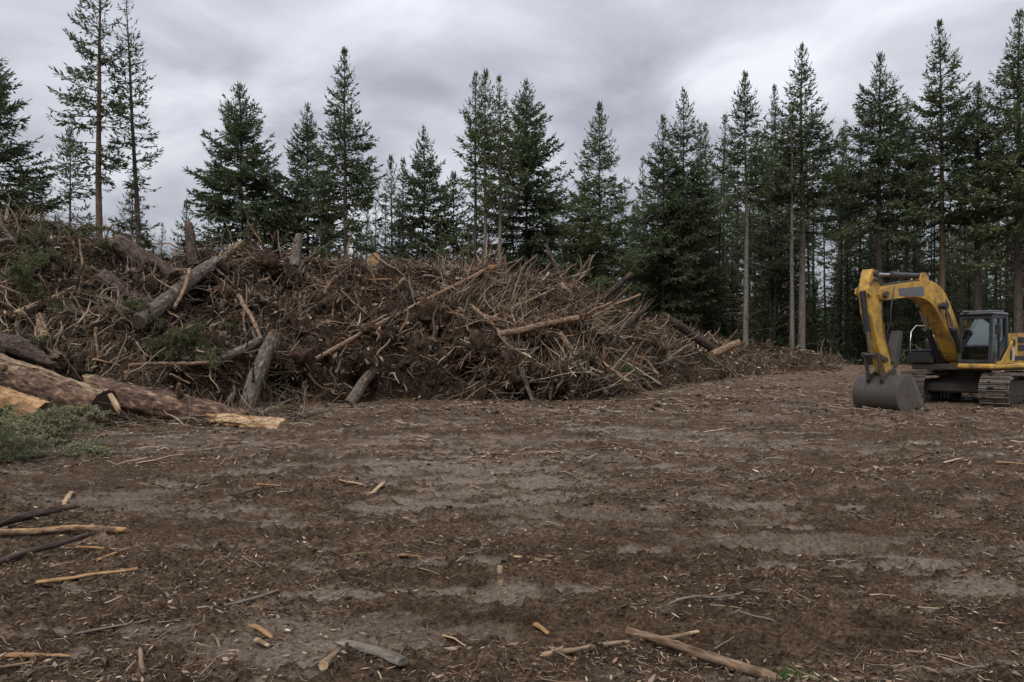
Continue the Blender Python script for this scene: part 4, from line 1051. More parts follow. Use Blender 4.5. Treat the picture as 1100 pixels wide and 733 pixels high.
    s = MB(); s.tube([(1.40, 1.36, 2.2), (1.43, 1.44, 2.3), (1.43, 1.46, 2.62)], .014, 8, 0); s.box((1.43, 1.46, 2.52), (.06, .17, .32), 0, None, .025); s.build('wing_mirror', [M['black']], cab, smooth=False)
    s = MB(); s.box((1.5, .55, Z1 + .05), (.09, .16, .1), 0, None, .02); s.build('work_lamp', [M['black']], cab, smooth=False)
    s = MB(); s.tube([(1.60, 1.36, 1.5), (1.62, 1.42, 1.6), (1.58, 1.42, 2.15), (1.53, 1.37, 2.2)], .016, 8, 0); s.build('door_handrail', [M['black']], cab)
    w = MB(); w.prism([(1.35, 1.425), (1.35, 1.47), (0.95, 1.52), (.20, 2.18), (.20, 1.425)], 1.345, 1.375, 0); w.build('wedge_panel', [M['yellow']], root, smooth=False)
    w = MB(); w.box((0.36, 1.385, 1.70), (.11, .02, .3), 0, None, .005); w.build('side_vent', [M['black']], root, smooth=False)
    # boom: kinked box beam
    top = [(0.75, 1.98), (1.35, 2.75), (1.95, 3.52), (2.45, 3.90), (3.05, 4.06), (3.7, 4.02), (4.6, 3.90), (5.55, 3.76), (5.86, 3.66), (5.95, 3.50)]
    bot = [(5.88, 3.36), (5.6, 3.35), (4.6, 3.47), (3.95, 3.52), (3.5, 3.49), (3.05, 3.36), (2.62, 3.06), (2.05, 2.46), (1.45, 1.78), (1.1, 1.48), (0.8, 1.46), (0.62, 1.66)]
    b = MB(); b.prism([tuple(p) for p in smooth_curve(top, 3)] + [tuple(p) for p in smooth_curve(bot, 3)], -.225, .225, 0)
    for y in (-.285, .285):
        pin(b, .8, 1.68, .36, .12)
    pin(b, 5.75, 3.50, .34, .10, 1); pin(b, 2.52, 3.28, .46, .085, 1)
    b.prism([(3.0, 4.05), (3.55, 4.03), (3.42, 4.3), (3.22, 4.32)], -.16, -.10, 0); b.prism([(3.0, 4.05), (3.55, 4.03), (3.42, 4.3), (3.22, 4.32)], .10, .16, 0)
    boom = b.build('boom', [M['yellow'], M['steel']], root, smooth=False)
    for y in (.229, -.229):
        g = MB(); g.prism([(3.46, 3.56), (4.9, 3.51), (4.95, 3.73), (3.52, 3.86)], y - .006, y + .006, 0); g.build('side_panel', [M['decal']], boom, smooth=False)
    b = MB()
    for y in (-.1, .02, .12): b.tube([(1.4, y, 2.95), (2.0, y, 3.70), (2.5, y, 4.0), (3.05, y, 4.12), (4.6, y, 3.95), (5.5, y, 3.82), (5.9, y * 2, 3.9)], .024, 7, 0)
    b.tube([(5.3, .3, 3.75), (5.6, .36, 3.1), (5.55, .33, 2.7), (5.6, .25, 2.4)], .022, 7, 0)
    b.tube([(2.2, .29, 3.5), (2.35, .33, 3.0), (2.1, .33, 2.5), (1.6, .33, 2.0)], .02, 7, 0)
    for y in (-.17, .17):
        b.tube([(5.9, y, 3.9), (6.2, y * 1.1, 3.95), (6.42, y * 1.1, 3.7), (6.46, y, 3.45)], .02, 7, 0)
        b.tube([(5.75, y * 1.05, 3.1), (5.72, y * 1.15, 2.6), (5.5, y * 1.1, 2.1), (5.3, y * 1.05, 1.7)], .016, 7, 0)
        b.tube([(1.0, y, 2.05), (0.9, y, 2.5), (1.15, y, 2.75), (1.4, y, 2.95)], .024, 7, 0)
    b.build('hydraulic_hose', [M['black']], boom)
    for y in (.40, -.40):
        b = MB(); a0, a1 = np.array([1.22, y, 1.42]), np.array([2.52, y, 3.28]); dd = a1 - a0
        rod(b, a0, a0 + dd * .60, .095, 0); rod(b, a0 + dd * .56, a0 + dd * .61, .115, 0); rod(b, a0 + dd * .6, a1, .055, 1); b.tube([a1 + (0, -.07, 0), a1 + (0, .07, 0)], [.12, .12], 14, 0)
        b.build('boom_cylinder', [M['black'], M['chrome']], root, smooth=True)
    b = MB(); a0, a1 = np.array([3.32, 0, 4.22]), np.array([6.10, 0, 4.12]); dd = a1 - a0
    rod(b, a0, a0 + dd * .58, .088, 0); rod(b, a0 + dd * .54, a0 + dd * .59, .11, 0); rod(b, a0 + dd * .58, a1, .048, 1); b.build('arm_cylinder', [M['cylinder'], M['chrome']], root)
    # stick
    st = [(6.04, 4.24), (6.14, 4.25), (6.30, 3.95), (6.38, 3.55), (6.26, 2.95), (5.86, 1.95), (5.42, 1.18), (5.22, 1.05), (5.10, 1.16), (5.15, 1.5), (5.40, 2.4), (5.62, 3.05), (5.58, 3.36), (5.62, 3.62), (5.88, 3.95)]
    b = MB(); b.prism([(5.72 + (p[0] - 5.72) * .92 + (.10 if p[1] > 2 else .05), p[1]) for p in st], -.155, .155, 0); pin(b, 5.23, 1.17, .27, .085, 1); pin(b, 6.10, 4.12, .24, .085, 1); pin(b, 5.75, 3.50, .24, .15, 0)
    for y in (-.2, .17): b.prism([(6.3, 3.75), (6.52, 3.68), (6.55, 3.52), (6.36, 3.42)], y, y + .04, 0)
    arm = b.build('arm', [M['yellow'], M['steel']], root, smooth=False)
    b = MB(); a0, a1 = np.array([6.48, 0, 3.6]), np.array([6.08, 0, 1.72]); dd = a1 - a0
    rod(b, a0, a0 + dd * .62, .085, 0); rod(b, a0 + dd * .58, a0 + dd * .63, .105, 0); rod(b, a0 + dd * .6, a1, .05, 1); b.tube([a1 + (0, -.25, 0), a1 + (0, .25, 0)], [.055, .055], 14, 0)
    b.build('bucket_cylinder', [M['cylinder'], M['chrome']], root)
    for y in (-.22, .18):
        b = MB(); b.prism([(6.12, 1.66), (6.15, 1.76), (6.05, 1.8), (5.50, 1.62), (5.46, 1.52), (5.55, 1.5)], y, y + .04, 0)
        b.prism([(6.0, 1.72), (6.16, 1.76), (5.94, .98), (5.80, .98)], y + .045, y + .085, 0)
        b.build('bucket_link', [M['steel']], root, smooth=False)
    # thumb folded against the inside of the arm
    b = MB()
    for y in (-.15, .11): b.prism([(5.02, 1.28), (5.0, 1.5), (4.80, 2.1), (4.66, 2.46), (4.54, 2.42), (4.66, 1.9), (4.80, 1.4)], y, y + .04, 0)
    b.prism([(4.99, 1.5), (4.80, 2.1), (4.66, 2.46), (4.62, 2.44), (4.76, 2.05), (4.94, 1.48)], -.11, .11, 0)
    b.build('thumb', [M['steel']], root, smooth=False)
    # bucket
    W2 = .66
    prof = [(5.02, 1.08), (5.35, 1.12), (5.66, 1.0), (5.84, .76), (5.88, .45), (5.75, .16), (5.45, .0), (5.05, -.07), (4.65, -.03), (4.25, .09)]
    P = smooth_curve(prof, 4); nd = np.gradient(P, axis=0); nd /= np.linalg.norm(nd, axis=1)[:, None]; inn = P + np.c_[nd[:, 1], -nd[:, 0]] * -0.04 * -1
    mid = P.mean(0); 
    if np.linalg.norm(inn - mid, axis=1).sum() > np.linalg.norm(P - mid, axis=1).sum(): inn = P - np.c_[nd[:, 1], -nd[:, 0]] * .04
    b = MB(); b.prism([tuple(p) for p in P] + [tuple(p) for p in inn[::-1]], -W2, W2, 0)
    sidep = [tuple(p) for p in P[1:]] + [(4.50, .45), (4.80, .88), (4.98, 1.02)]
    for y in (-W2 - .025, W2 - .015): b.prism(sidep, y, y + .04, 1)
    for y in (-W2 - .032, W2 + .012): b.prism([(4.25, .09), (4.50, .05), (5.12, 1.02), (5.0, 1.08), (4.82, .9)], y, y + .02, 2)
    for y in (-.24, .18): b.prism([(5.05, 1.06), (5.08, 1.26), (5.22, 1.32), (5.36, 1.26), (5.66, 1.16), (5.88, 1.10), (5.94, .98), (5.80, .88)], y, y + .06, 0)
    for xz in ((5.2, -.085), (5.62, .05)): b.box((xz[0], 0, xz[1]), (.16, 1.30, .03), 0, None, .01)
    bk = b.build('bucket', [M['steel'], M['steel_worn'], M['track']], root, smooth=False)
    for i in range(5):
        y = -W2 + .07 + i * (2 * W2 - .14) / 4
        t = MB(); t.prism([(4.42, .16), (4.28, .19), (3.96, .075), (3.96, .055), (4.30, .03), (4.42, .02)], y - .055, y + .055, 0); t.build('tooth', [M['track']], bk, smooth=False)
    return root
make_excavator()

# ------------------------------------------------------------------ logs, branches and scraps
from mathutils import Matrix, Vector
def axis_matrix(p0, p1, spin=0.0):
    z = np.asarray(p1, float) - np.asarray(p0, float); L = np.linalg.norm(z); z = z / L
    q = Vector(z).to_track_quat('Z', 'Y')
    return Matrix.Translation(Vector(p0)) @ q.to_matrix().to_4x4() @ Matrix.Rotation(spin, 4, 'Z'), L
def log_mesh(L, r0, r1, seed, rough=.10, bend=.02, ends=('cut', 'cut'), peel=(), stubs=0, sides=18, flat=1.0):
    # local axis along Z; slot 0 bark, 1 bare wood, 2 end face
    rng = np.random.default_rng(seed); K = int(np.clip(L / max(.06, r0 * .3), 8, 90))
    if r0 > .11: sides = 44
    zs = np.linspace(0, L, K); th = np.arange(sides) / sides * 2 * math.pi
    Z, T = np.meshgrid(zs, th, indexing='ij')
    rad = r0 + (r1 - r0) * Z / L
    n = fbm3(np.cos(T) * 1.3 + seed, np.sin(T) * 1.3, Z / (r0 * 4), 4, seed, .6); n2 = fbm3(np.cos(T) * 4 + seed, np.sin(T) * 4, Z / (r0 * 1.2), 2, seed + 5)
    rad = rad * (1 + rough * 1.6 * n + rough * .6 * n2)
    if r0 > .11: rad = rad * (1 - .10 * np.abs(fbm3(np.cos(T) * 5 + seed, np.sin(T) * 5, Z / (r0 * 2.2), 3, seed + 7, .6)) * 2)
    pm = np.zeros((K, sides))
    for (a0, a1, z0, z1, dep) in peel:
        ed = (1.1 if r0 > .11 else .35) * fbm2(T * 5 + seed, Z / (r0 * 1.6), 4, seed + 9, .6) ; d = np.abs((T - (a0 + a1) / 2 + math.pi) % (2 * math.pi) - math.pi) / (abs(a1 - a0) / 2)
        zz_ = np.maximum((z0 * L - Z) / (r0 * 2), (Z - z1 * L) / (r0 * 2))
        mk = (np.maximum(d, 1 + zz_) + ed) < 1.0
        pm = np.maximum(pm, mk); rad = np.where(mk, rad * (1 - dep) , rad)
    bx = np.sin(Z / L * math.pi) * bend * L + fbm2(Z / L * 3, np.zeros_like(Z), 2, seed + 3) * bend * L; by = fbm2(Z / L * 3, np.ones_like(Z) * 4, 2, seed + 4) * bend * L
    zj = np.zeros_like(Z)
    for k, e_ in ((0, ends[0]), (K - 1, ends[1])):
        if e_ == 'broken':
            j = rng.uniform(-.3, 1.5, sides) * min(r0, .12) * (1 if k else -1)
            zj[k] = j; rad[k] *= rng.uniform(.6, 1.02, sides)
    V = np.stack([bx + rad * np.cos(T), by + rad * flat * np.sin(T), Z + zj], -1).reshape(-1, 3)
    i = np.arange(K - 1)[:, None]; j = np.arange(sides)[None]; j2 = (j + 1) % sides
    q = np.stack([i * sides + j, i * sides + j2, (i + 1) * sides + j2, (i + 1) * sides + j], -1).reshape(-1, 4)
    m = np.where(pm[:-1] > 0, 1, 0)
    if ends[0] == 'broken': m[0] = 1
    if ends[1] == 'broken': m[-1] = 1
    mb = MB(); mb.add(V, q, None, m.ravel())
    for k, rev, e_ in ((0, True, ends[0]), (K - 1, False, ends[1])):
        ring = V[k * sides:(k + 1) * sides].copy(); c = ring.mean(0) + np.array([0, 0, (-1 if rev else 1) * (-.25 * r0 if e_ == 'broken' else 0.0)])
        tr = [(a, (a + 1) % sides, sides) for a in range(sides)]
        mb.add(np.r_[ring, [c]], None, [t[::-1] if rev else t for t in tr], 1 if e_ == 'broken' else 2)
        if e_ == 'broken':
            for s in range(7 if r0 > .03 else 0):
                a = rng.uniform(0, 6.28); rr = r0 * rng.uniform(.1, .75) if k == 0 else r1 * rng.uniform(.1, .75)
                p = np.array([bx[k, 0] + rr * math.cos(a), by[k, 0] + rr * math.sin(a), zs[k]]); dz = (-1 if rev else 1) * min(r0, .16) * rng.uniform(.3, 1.7)
                w = r0 * rng.uniform(.10, .28)
                mb.tube([p - (0, 0, dz * .4), p + (0, 0, dz * .4), p + (rng.normal(0, .03) * r0, 0, dz)], [w, w * .8, w * .12], 5, 1)
    if r0 > .11:
        nf = int(70 * L); zf = rng.uniform(.02, .97, nf) * L; af = rng.uniform(0, 6.283, nf)
        ki = np.clip((zf / L * (K - 1)).astype(int), 0, K - 1); ai = (af / 6.2832 * sides).astype(int) % sides
        pk = V.reshape(K, sides, 3)[ki, ai]; er = np.c_[np.cos(af), np.sin(af), np.zeros(nf)]; et = np.c_[-np.sin(af), np.cos(af), np.zeros(nf)]
        d_ = nrm(np.c_[np.zeros((nf, 2)), np.ones(nf)] * rng.choice([-1, 1], nf)[:, None] + er * rng.uniform(.0, .28, (nf, 1)) + et * rng.normal(0, .15, (nf, 1)))
        fv, fq = kites(pk - er * .004, d_, et, rng.uniform(.07, .24, nf), rng.uniform(.025, .08, nf)); mb.add(fv, fq, None, np.where((pm[ki, ai] > 0) | (rng.uniform(0, 1, nf) < .10), 1, 0))
    for s in range(stubs):
        z = rng.uniform(.15, .95) * L; a = rng.uniform(0, 6.28); ln = min(rng.uniform(2, 9) * r0, rng.uniform(.35, .9))
        o_ = np.array([np.interp(z, zs, bx[:, 0]), np.interp(z, zs, by[:, 0]), z]); d = nrm(np.array([[math.cos(a), math.sin(a), rng.uniform(.1, .9)]]))
        pts = walk(rng, o_[None], d, np.array([ln]), 6, .16)[0]
        rs = (r0 + (r1 - r0) * z / L) * rng.uniform(.25, .5); mb.tube(pts, np.linspace(rs, rs * .35, 6), 7, 0)
    return mb
_seed = [300]
def log(name, label, cat, p0, p1, r0, r1, mats, group=None, spin=0.0, **kw):
    _seed[0] += 1
    Mx, L = axis_matrix(p0, p1, spin)
    o = log_mesh(L, r0, r1, _seed[0], **kw).build(name, [M[m] for m in mats])
    o.matrix_world = Mx
    return tag(o, label, cat, group)
def mlog(name, label, cat, a, b, t0, t1, mats, off=.12, Ya=None, Yb=None, **kw):
    Ya = Ya if Ya else mound_Y(*a) - off; Yb = Yb if Yb else mound_Y(*b) - off
    return log(name, label, cat, Wp(*a, Ya), Wp(*b, Yb), t0 / 2 / F * Ya, t1 / 2 / F * Yb, mats, **kw)
BD = ('bark_dark', 'wood_old', 'wood_cutend'); BG = ('bark_grey', 'wood_old', 'wood_old'); BP = ('bark_peel', 'wood_tan', 'wood_cutend'); BB = ('bark_brown', 'wood_tan', 'wood_tan')
TAN = ('wood_tan', 'wood_tan', 'wood_tan'); ORA = ('wood_orange', 'wood_orange', 'wood_orange'); GRY = ('wood_grey', 'wood_grey', 'wood_grey'); PAL = ('wood_pale', 'wood_pale', 'wood_pale')
up = lambda w=1.2, c=math.pi / 2: (c - w, c + w)
# big logs lying before the mound (front left)
log('fallen_log', 'large dark log with a long strip of torn pale wood along its top, front left', 'log', Wp(-70, 378, 16.2), Wp(112, 436, 15.0), .42, .34, BP, rough=.13, bend=.012, ends=('cut', 'cut'),
    peel=((*up(.85, 1.2), .25, 1.0, .10), (*up(.4, 2.3), .1, .6, .08)), stubs=1)
log('sawn_log', 'orange barkless log with a dark sawn end, nearest at the left edge', 'log', Wp(-70, 407, 13.2), Wp(49, 446, 12.6), .27, .235, ('wood_orange', 'wood_pale', 'wood_cutend'), rough=.06, bend=.0, ends=('cut', 'cut'))
log('fallen_log', 'long fallen log with peeling purplish bark pointing at the split orange wood', 'log', Wp(96, 418, 16.4), Wp(262, 455, 15.6), .36, .30, BP, rough=.12, bend=.012, ends=('broken', 'broken'),
    peel=((*up(.55, -.5), .35, .75, .05), (*up(.4, .9), .05, .3, .05)), stubs=2)
log('split_wood', 'slab of freshly split orange and cream wood at the tip of the long log', 'split wood', Wp(228, 450, 15.3), Wp(303, 457, 14.8), .20, .20, ('wood_pale', 'wood_orange', 'wood_pale'), rough=.42, flat=.6, ends=('broken', 'cut'), spin=.4, peel=((*up(1.3, -2.2), 0, .8, .15), (*up(.3, 1.0), .3, 1.0, .2)))
log('log_stub', 'short dark branch stub propped under the two big logs', 'branch', Wp(80, 464, 14.3), Wp(107, 438, 14.7), .085, .10, BD, rough=.12, ends=('cut', 'cut'))
log('wood_chip', 'pale upright chip of wood leaning on the big torn log', 'wood chip', Wp(118, 424, 14.55), Wp(127, 440, 14.45), .055, .065, PAL, rough=.1, sides=6, ends=('cut', 'broken'))
log('wood_chip', 'yellow chip of fresh wood lying on top of the peeling log', 'wood chip', Wp(84, 415, 15.9), Wp(96, 418, 15.8), .05, .06, ('wood_orange', 'wood_pale', 'wood_pale'), sides=6, rough=.15)
log('fallen_log', 'dark log lying behind the torn one at the left edge', 'log', Wp(-60, 352, 17.2), Wp(60, 386, 16.6), .26, .22, BD, rough=.14, stubs=3, ends=('cut', 'broken'))
# logs and stubs of the mound
mlog('leaning_log', 'thick lichen-spotted log leaning on the mound foot right of the split wood', 'log', (266, 437), (293, 362), 18, 15, BG, Ya=19.7, Yb=20.6, rough=.10, bend=.02, stubs=2, ends=('broken', 'broken'))
mlog('leaning_log', 'thinner log crossing behind the top of the lichen-spotted leaning log', 'log', (238, 388), (280, 366), 11, 9, BG, Ya=20.4, Yb=20.7, rough=.10, stubs=1, ends=('broken', 'cut'))
mlog('leaning_log', 'short grey log leaning at the foot of the mound centre', 'log', (375, 434), (402, 396), 14, 10, BG, Ya=22.3, Yb=23.1, rough=.12, stubs=3, ends=('cut', 'broken'))
mlog('leaning_log', 'long straight grey log slanting up over the black hollow', 'log', (150, 346), (232, 281), 17, 14, BG, off=.5, rough=.09, bend=.01, ends=('cut', 'broken'), stubs=2)
mlog('splintered_branch', 'forked splintered top end of the long slanting grey log', 'branch', (222, 296), (258, 262), 8, 5, TAN, off=.6, rough=.15, stubs=4, ends=('broken', 'broken'), sides=8)
mlog('splintered_branch', 'tan splintered trunk piece jutting right, high on the left mound', 'branch', (22, 338), (130, 292), 11, 8, ('bark_dark', 'wood_pale', 'wood_pale'), off=.45, rough=.15, peel=((*up(1.0, 1.2), 0, 1, .12),), ends=('broken', 'cut'), sides=12)
mlog('tree_trunk', 'dark thick trunk sloping down into the hollow below the mound crest', 'log', (128, 262), (186, 300), 22, 20, BD, off=.5, rough=.14, ends=('broken', 'cut'), stubs=2)
mlog('tree_trunk', 'blackish trunk slanting under the long grey log', 'log', (112, 298), (160, 333), 18, 16, BD, off=.4, rough=.14, ends=('broken', 'broken'), stubs=3)
mlog('broken_stump', 'dark upright broken stump standing on the left crest', 'stump', (209, 286), (203, 242), 13, 9, BD, off=.3, rough=.16, ends=('cut', 'broken'), stubs=2)
mlog('broken_stump', 'pale grey tapering stump standing on the crest', 'stump', (316, 286), (322, 252), 13, 8, GRY, off=.2, rough=.10, ends=('cut', 'cut'), stubs=1)
mlog('cut_log', 'dark log on the crest with a bright orange cut end facing us', 'log', (420, 292), (402, 279), 15, 15, ('bark_dark', 'wood_orange', 'wood_orange'), Ya=30.5, Yb=28.6, rough=.08, ends=('cut', 'cut'))
mlog('pole', 'long thin pole slanting up across the mound to an orange torn tip', 'pole', (338, 386), (520, 290), 5, 4.2, BB, off=.45, rough=.08, bend=.006, ends=('cut', 'cut'), sides=9)
mlog('torn_wood', 'orange torn wood end at the top of the long thin pole', 'torn wood', (505, 292), (530, 288), 8, 6, ORA, Ya=28.6, Yb=28.5, rough=.2, ends=('broken', 'broken'), sides=8)
mlog('stub_post', 'short tan stub standing upright below the jutting splintered piece', 'stump', (49, 366), (44, 340), 12, 10, BB, off=.2, rough=.12, ends=('cut', 'broken'))
mlog('stick', 'thick brown stick lying level on the right of the mound', 'stick', (538, 360), (622, 341), 7.5, 6, BB, off=.35, rough=.08, ends=('cut', 'cut'), sides=10)
mlog('stick', 'dark stick rising past the right crest like a raised finger', 'stick', (639, 327), (676, 297), 8, 5, BD, Ya=29.3, Yb=29.0, rough=.1, ends=('cut', 'broken'), stubs=1)
mlog('stick', 'thin bare stick pointing up and left above the crest', 'stick', (607, 308), (585, 262), 4.5, 2.5, BG, Ya=29.0, Yb=28.6, rough=.08, sides=8)
mlog('stick', 'forked bare branch rising right of the thin upright stick', 'branch', (612, 308), (637, 274), 6, 3, BG, Ya=29.1, Yb=28.6, rough=.1, stubs=3, sides=8)
mlog('stick', 'bare branch slanting up right before the clustered tree trio', 'branch', (540, 308), (577, 273), 4, 2.4, BG, Ya=28.9, Yb=28.5, rough=.08, stubs=2, sides=8)
mlog('stick', 'pale thin stick slanting up right next to the raised dark stick', 'stick', (646, 333), (688, 316), 4, 3, TAN, Ya=28.6, Yb=28.7, rough=.08, sides=8)
mlog('stick', 'short dark stick on the shoulder right of the crest', 'stick', (670, 352), (695, 331), 7, 4, BD, Ya=28.8, Yb=29.0, rough=.1, sides=9)
mlog('stick', 'brown stick slanting down right across the front of the right mound', 'stick', (600, 358), (652, 424), 6, 5.5, BB, off=.3, rough=.08, sides=9)
mlog('stick', 'long thin pale branch lying steeply below the right crest', 'branch', (526, 345), (595, 310), 4, 3, TAN, off=.4, rough=.06, sides=8, stubs=2)
mlog('stick', 'curved reddish stick hanging down left of the lichen-spotted leaning log', 'stick', (255, 318), (279, 366), 5, 4, BB, off=.5, rough=.1, bend=.05, sides=8)
mlog('stick', 'thin stick dropping steeply beneath the long slanting grey log', 'stick', (203, 290), (188, 330), 4.5, 3.5, BB, off=1.3, rough=.1, sides=8)
mlog('stick', 'crooked brown branch running level below the big hollow', 'branch', (138, 392), (232, 390), 4.5, 4, BB, off=.6, rough=.1, bend=.02, sides=8, stubs=2)
mlog('stick', 'diagonal brown stick under the jutting splintered piece', 'stick', (104, 318), (150, 338), 4, 3.5, BG, off=.7, rough=.1, sides=8)
mlog('stick', 'bent branch leaning outwards at the foot of the right mound', 'branch', (560, 395), (572, 432), 6, 4, BG, off=.6, rough=.1, bend=.05, sides=8, stubs=3)
mlog('stick', 'thin dark branch trailing down the dark centre of the mound', 'branch', (508, 330), (545, 366), 4.5, 3.5, BB, off=.4, rough=.1, sides=8)
mlog('plank_scrap', 'small pale plank scrap lying before the mound above the peeling log', 'wood scrap', (183, 402), (203, 412), 7, 7, PAL, off=.08, rough=.15, sides=6, flat=.4)
mlog('plank_scrap', 'pale split scrap stuck in the slope over the torn log', 'wood scrap', (100, 386), (128, 393), 6, 5, PAL, off=.08, rough=.15, sides=6, flat=.4)
log('fallen_log', 'mossy dark log lying along the far end of the mound', 'log', Wp(714, 340, 33.5), Wp(769, 377, 35.5), .23, .19, BD, rough=.12, stubs=3, ends=('broken', 'broken'))
log('fallen_log', 'short brown log with pale cut end on the far low mound', 'log', Wp(765, 381, 34.6), Wp(794, 368, 35.2), .19, .18, ('bark_brown', 'wood_pale', 'wood_pale'), rough=.08, stubs=1)
log('stick', 'thin pale stick leaning beside the short brown log far back', 'stick', Wp(760, 357, 36), Wp(771, 369, 36), .07, .05, TAN, sides=7)
# ground sticks in the foreground
def gp(px, py, lift=0.0):
    Y = EYE * F / (py - HZ)
    for _ in range(4):
        x = (px - 550) / F * Y; z = float(ground_h(np.array([x]), np.array([Y]))[0]); Y = (EYE - z - lift) * F / (py - HZ)
    x = (px - 550) / F * Y
    return np.array([x, Y, float(ground_h(np.array([x]), np.array([Y]))[0]) + lift])
def glog(name, label, cat, a, b, t0, t1, mats, lift=None, lift2=None, **kw):
    Ya = EYE * F / (a[1] - HZ); Yb = EYE * F / (b[1] - HZ); r0, r1 = t0 / 2 / F * Ya, t1 / 2 / F * Yb
    kw.setdefault('sides', 10); kw.setdefault('rough', .13 if kw['sides'] > 6 else .34); kw.setdefault('flat', 1.0 if kw['sides'] > 6 else .5)
    return log(name, label, cat, gp(*a, (r0 * .8 + .012 if lift is None else lift)), gp(*b, r1 * .8 + .012 if lift2 is None else lift2), r0, r1, mats, **kw)
glog('stick', 'long reddish brown stick lying diagonally at the bottom right', 'stick', (674, 659), (834, 731), 7.5, 10.5, BB, lift=.055, lift2=.04, bend=.006, ends=('cut', 'broken'), stubs=1)
glog('stick', 'thin tan stick tucked under the long reddish brown stick', 'stick', (585, 702), (752, 684), 6, 4.5, ('wood_tan', 'wood_pale', 'wood_pale'), bend=.03, ends=('broken', 'broken'), stubs=1)
glog('board', 'weathered grey board lying on a bare mud patch at the bottom', 'board', (369, 690), (434, 709), 15, 14, GRY, ends=('broken', 'cut'), sides=9, rough=.16, flat=.55)
glog('wood_chunk', 'yellow chunk of wood touching the weathered grey board', 'wood chunk', (347, 718), (371, 699), 10, 9, ('wood_tan', 'wood_pale', 'wood_pale'), ends=('cut', 'cut'), sides=7, rough=.15)
glog('stick', 'slim pale root curving over the mud right of centre', 'root', (702, 654), (815, 634), 3.6, 1.6, ('wood_grey', 'wood_tan', 'wood_tan'), bend=.035, sides=8, rough=.2, lift=.012, lift2=.015, stubs=2)
glog('pole', 'straight orange-brown pole at the left edge, middle of three', 'pole', (-25, 573), (133, 572), 8, 6, ('bark_brown', 'wood_orange', 'wood_tan'), peel=((*up(.8, 1.57), .2, .8, .08),), ends=('cut', 'broken'))
glog('pole', 'dark branch at the left edge rising behind the orange-brown pole', 'pole', (-25, 572), (78, 543), 11, 6, BD, lift2=.12, bend=.02, ends=('cut', 'broken'), stubs=2)
glog('pole', 'dark thin branch at the left edge crossing in front of the orange-brown pole', 'pole', (-25, 614), (95, 571), 8, 5, BD, lift2=.12, bend=.015, ends=('cut', 'cut'), stubs=1)
glog('splinter', 'long flat bright orange splinter below the three poles', 'splinter', (41, 624), (147, 614), 8, 6, ('wood_tan', 'wood_orange', 'wood_pale'), ends=('broken', 'broken'), sides=6, peel=((*up(.9, 1.57), 0, 1, .1),))
glog('splinter', 'thin grey splinter alone on the mud below the orange splinter', 'splinter', (83, 671), (158, 666), 4.5, 3.5, GRY, ends=('broken', 'broken'), sides=6)
glog('splinter', 'orange splinter in the bottom left corner', 'splinter', (8, 707), (72, 704), 9, 7, ORA, ends=('broken', 'broken'), sides=6)
glog('splinter', 'dull brown splinter poking in at the bottom left edge', 'splinter', (-12, 716), (30, 712), 6, 4, ('wood_tan', 'wood_orange', 'wood_tan'), ends=('broken', 'broken'), sides=6)
glog('stick', 'grey stick lying slanted left of the bottom centre', 'stick', (234, 652), (298, 636), 4.5, 3.5, ('wood_grey', 'wood_tan', 'wood_tan'), ends=('broken', 'broken'), sides=7)
glog('stick', 'short tan stick pointing at the viewer near the bottom left', 'stick', (153, 724), (151, 697), 5, 4, TAN, ends=('broken', 'broken'), sides=7)
glog('wood_chip', 'orange chip, upper of two beside the bottom mud patch', 'wood chip', (272, 678), (291, 683), 7, 6, ORA, sides=6, ends=('broken', 'broken'))
glog('wood_chip', 'tan chip, lower of two beside the bottom mud patch', 'wood chip', (276, 686), (287, 693), 8, 6, ('wood_tan', 'wood_pale', 'wood_pale'), sides=6, ends=('broken', 'broken'))
glog('wood_chip', 'orange chip lying on the mud at picture centre left', 'wood chip', (430, 601), (451, 594), 6, 5, ORA, sides=6, ends=('broken', 'broken'))
glog('wood_chip', 'cream coloured flat chip right of the centre', 'wood chip', (555, 599), (581, 601), 5, 4, PAL, sides=6, ends=('broken', 'broken'))
glog('wood_chip', 'tan chip standing on end above the bare grey mud patch', 'wood chip', (538, 628), (537, 613), 7, 6, ('wood_tan', 'wood_pale', 'wood_pale'), sides=6, lift=.01, lift2=.05)
glog('wood_chip', 'yellow chip below the bare grey mud patch', 'wood chip', (575, 672), (589, 678), 7, 5, ('wood_orange', 'wood_pale', 'wood_pale'), sides=6)
glog('wood_chip', 'pale forked chip left of centre on the smeared mud', 'wood chip', (400, 526), (412, 518), 6, 4, PAL, sides=6, ends=('broken', 'broken'))
glog('wood_chip', 'long low cream chip beside the pale forked one', 'wood chip', (364, 526), (392, 527), 3.5, 3, PAL, sides=6)
glog('splinter', 'yellow splinter on the left half of the yard beyond the poles', 'splinter', (276, 528), (303, 523), 4.5, 3, ('wood_orange', 'wood_pale', 'wood_pale'), sides=6)
glog('stick', 'dark bark strip next to the yellow splinter on the left half', 'bark', (252, 532), (282, 526), 6, 4, BD, sides=6)
glog('splinter', 'orange splinter at the right picture edge', 'splinter', (1070, 496), (1112, 499), 4.5, 4, ORA, sides=6)
glog('stick', 'pale stick reaching in from the right picture edge', 'stick', (1083, 572), (1125, 583), 4, 4, TAN, sides=6)
glog('stick', 'thin brown stick near the foot of the split orange wood', 'stick', (237, 481), (277, 472), 5, 4, BB, sides=7)
glog('wood_chip', 'white chip lying before the lichen-spotted leaning log', 'wood chip', (285, 436), (305, 433), 3.5, 3.5, GRY, sides=6)
glog('splinter', 'tan splinter between the orange-brown pole and the long orange splinter', 'splinter', (82, 590), (128, 588), 5, 3, ('wood_orange', 'wood_tan', 'wood_tan'), sides=6)
glog('wood_chip', 'small orange chip under the three poles at left', 'wood chip', (104, 597), (125, 594), 6, 4, ORA, sides=6)
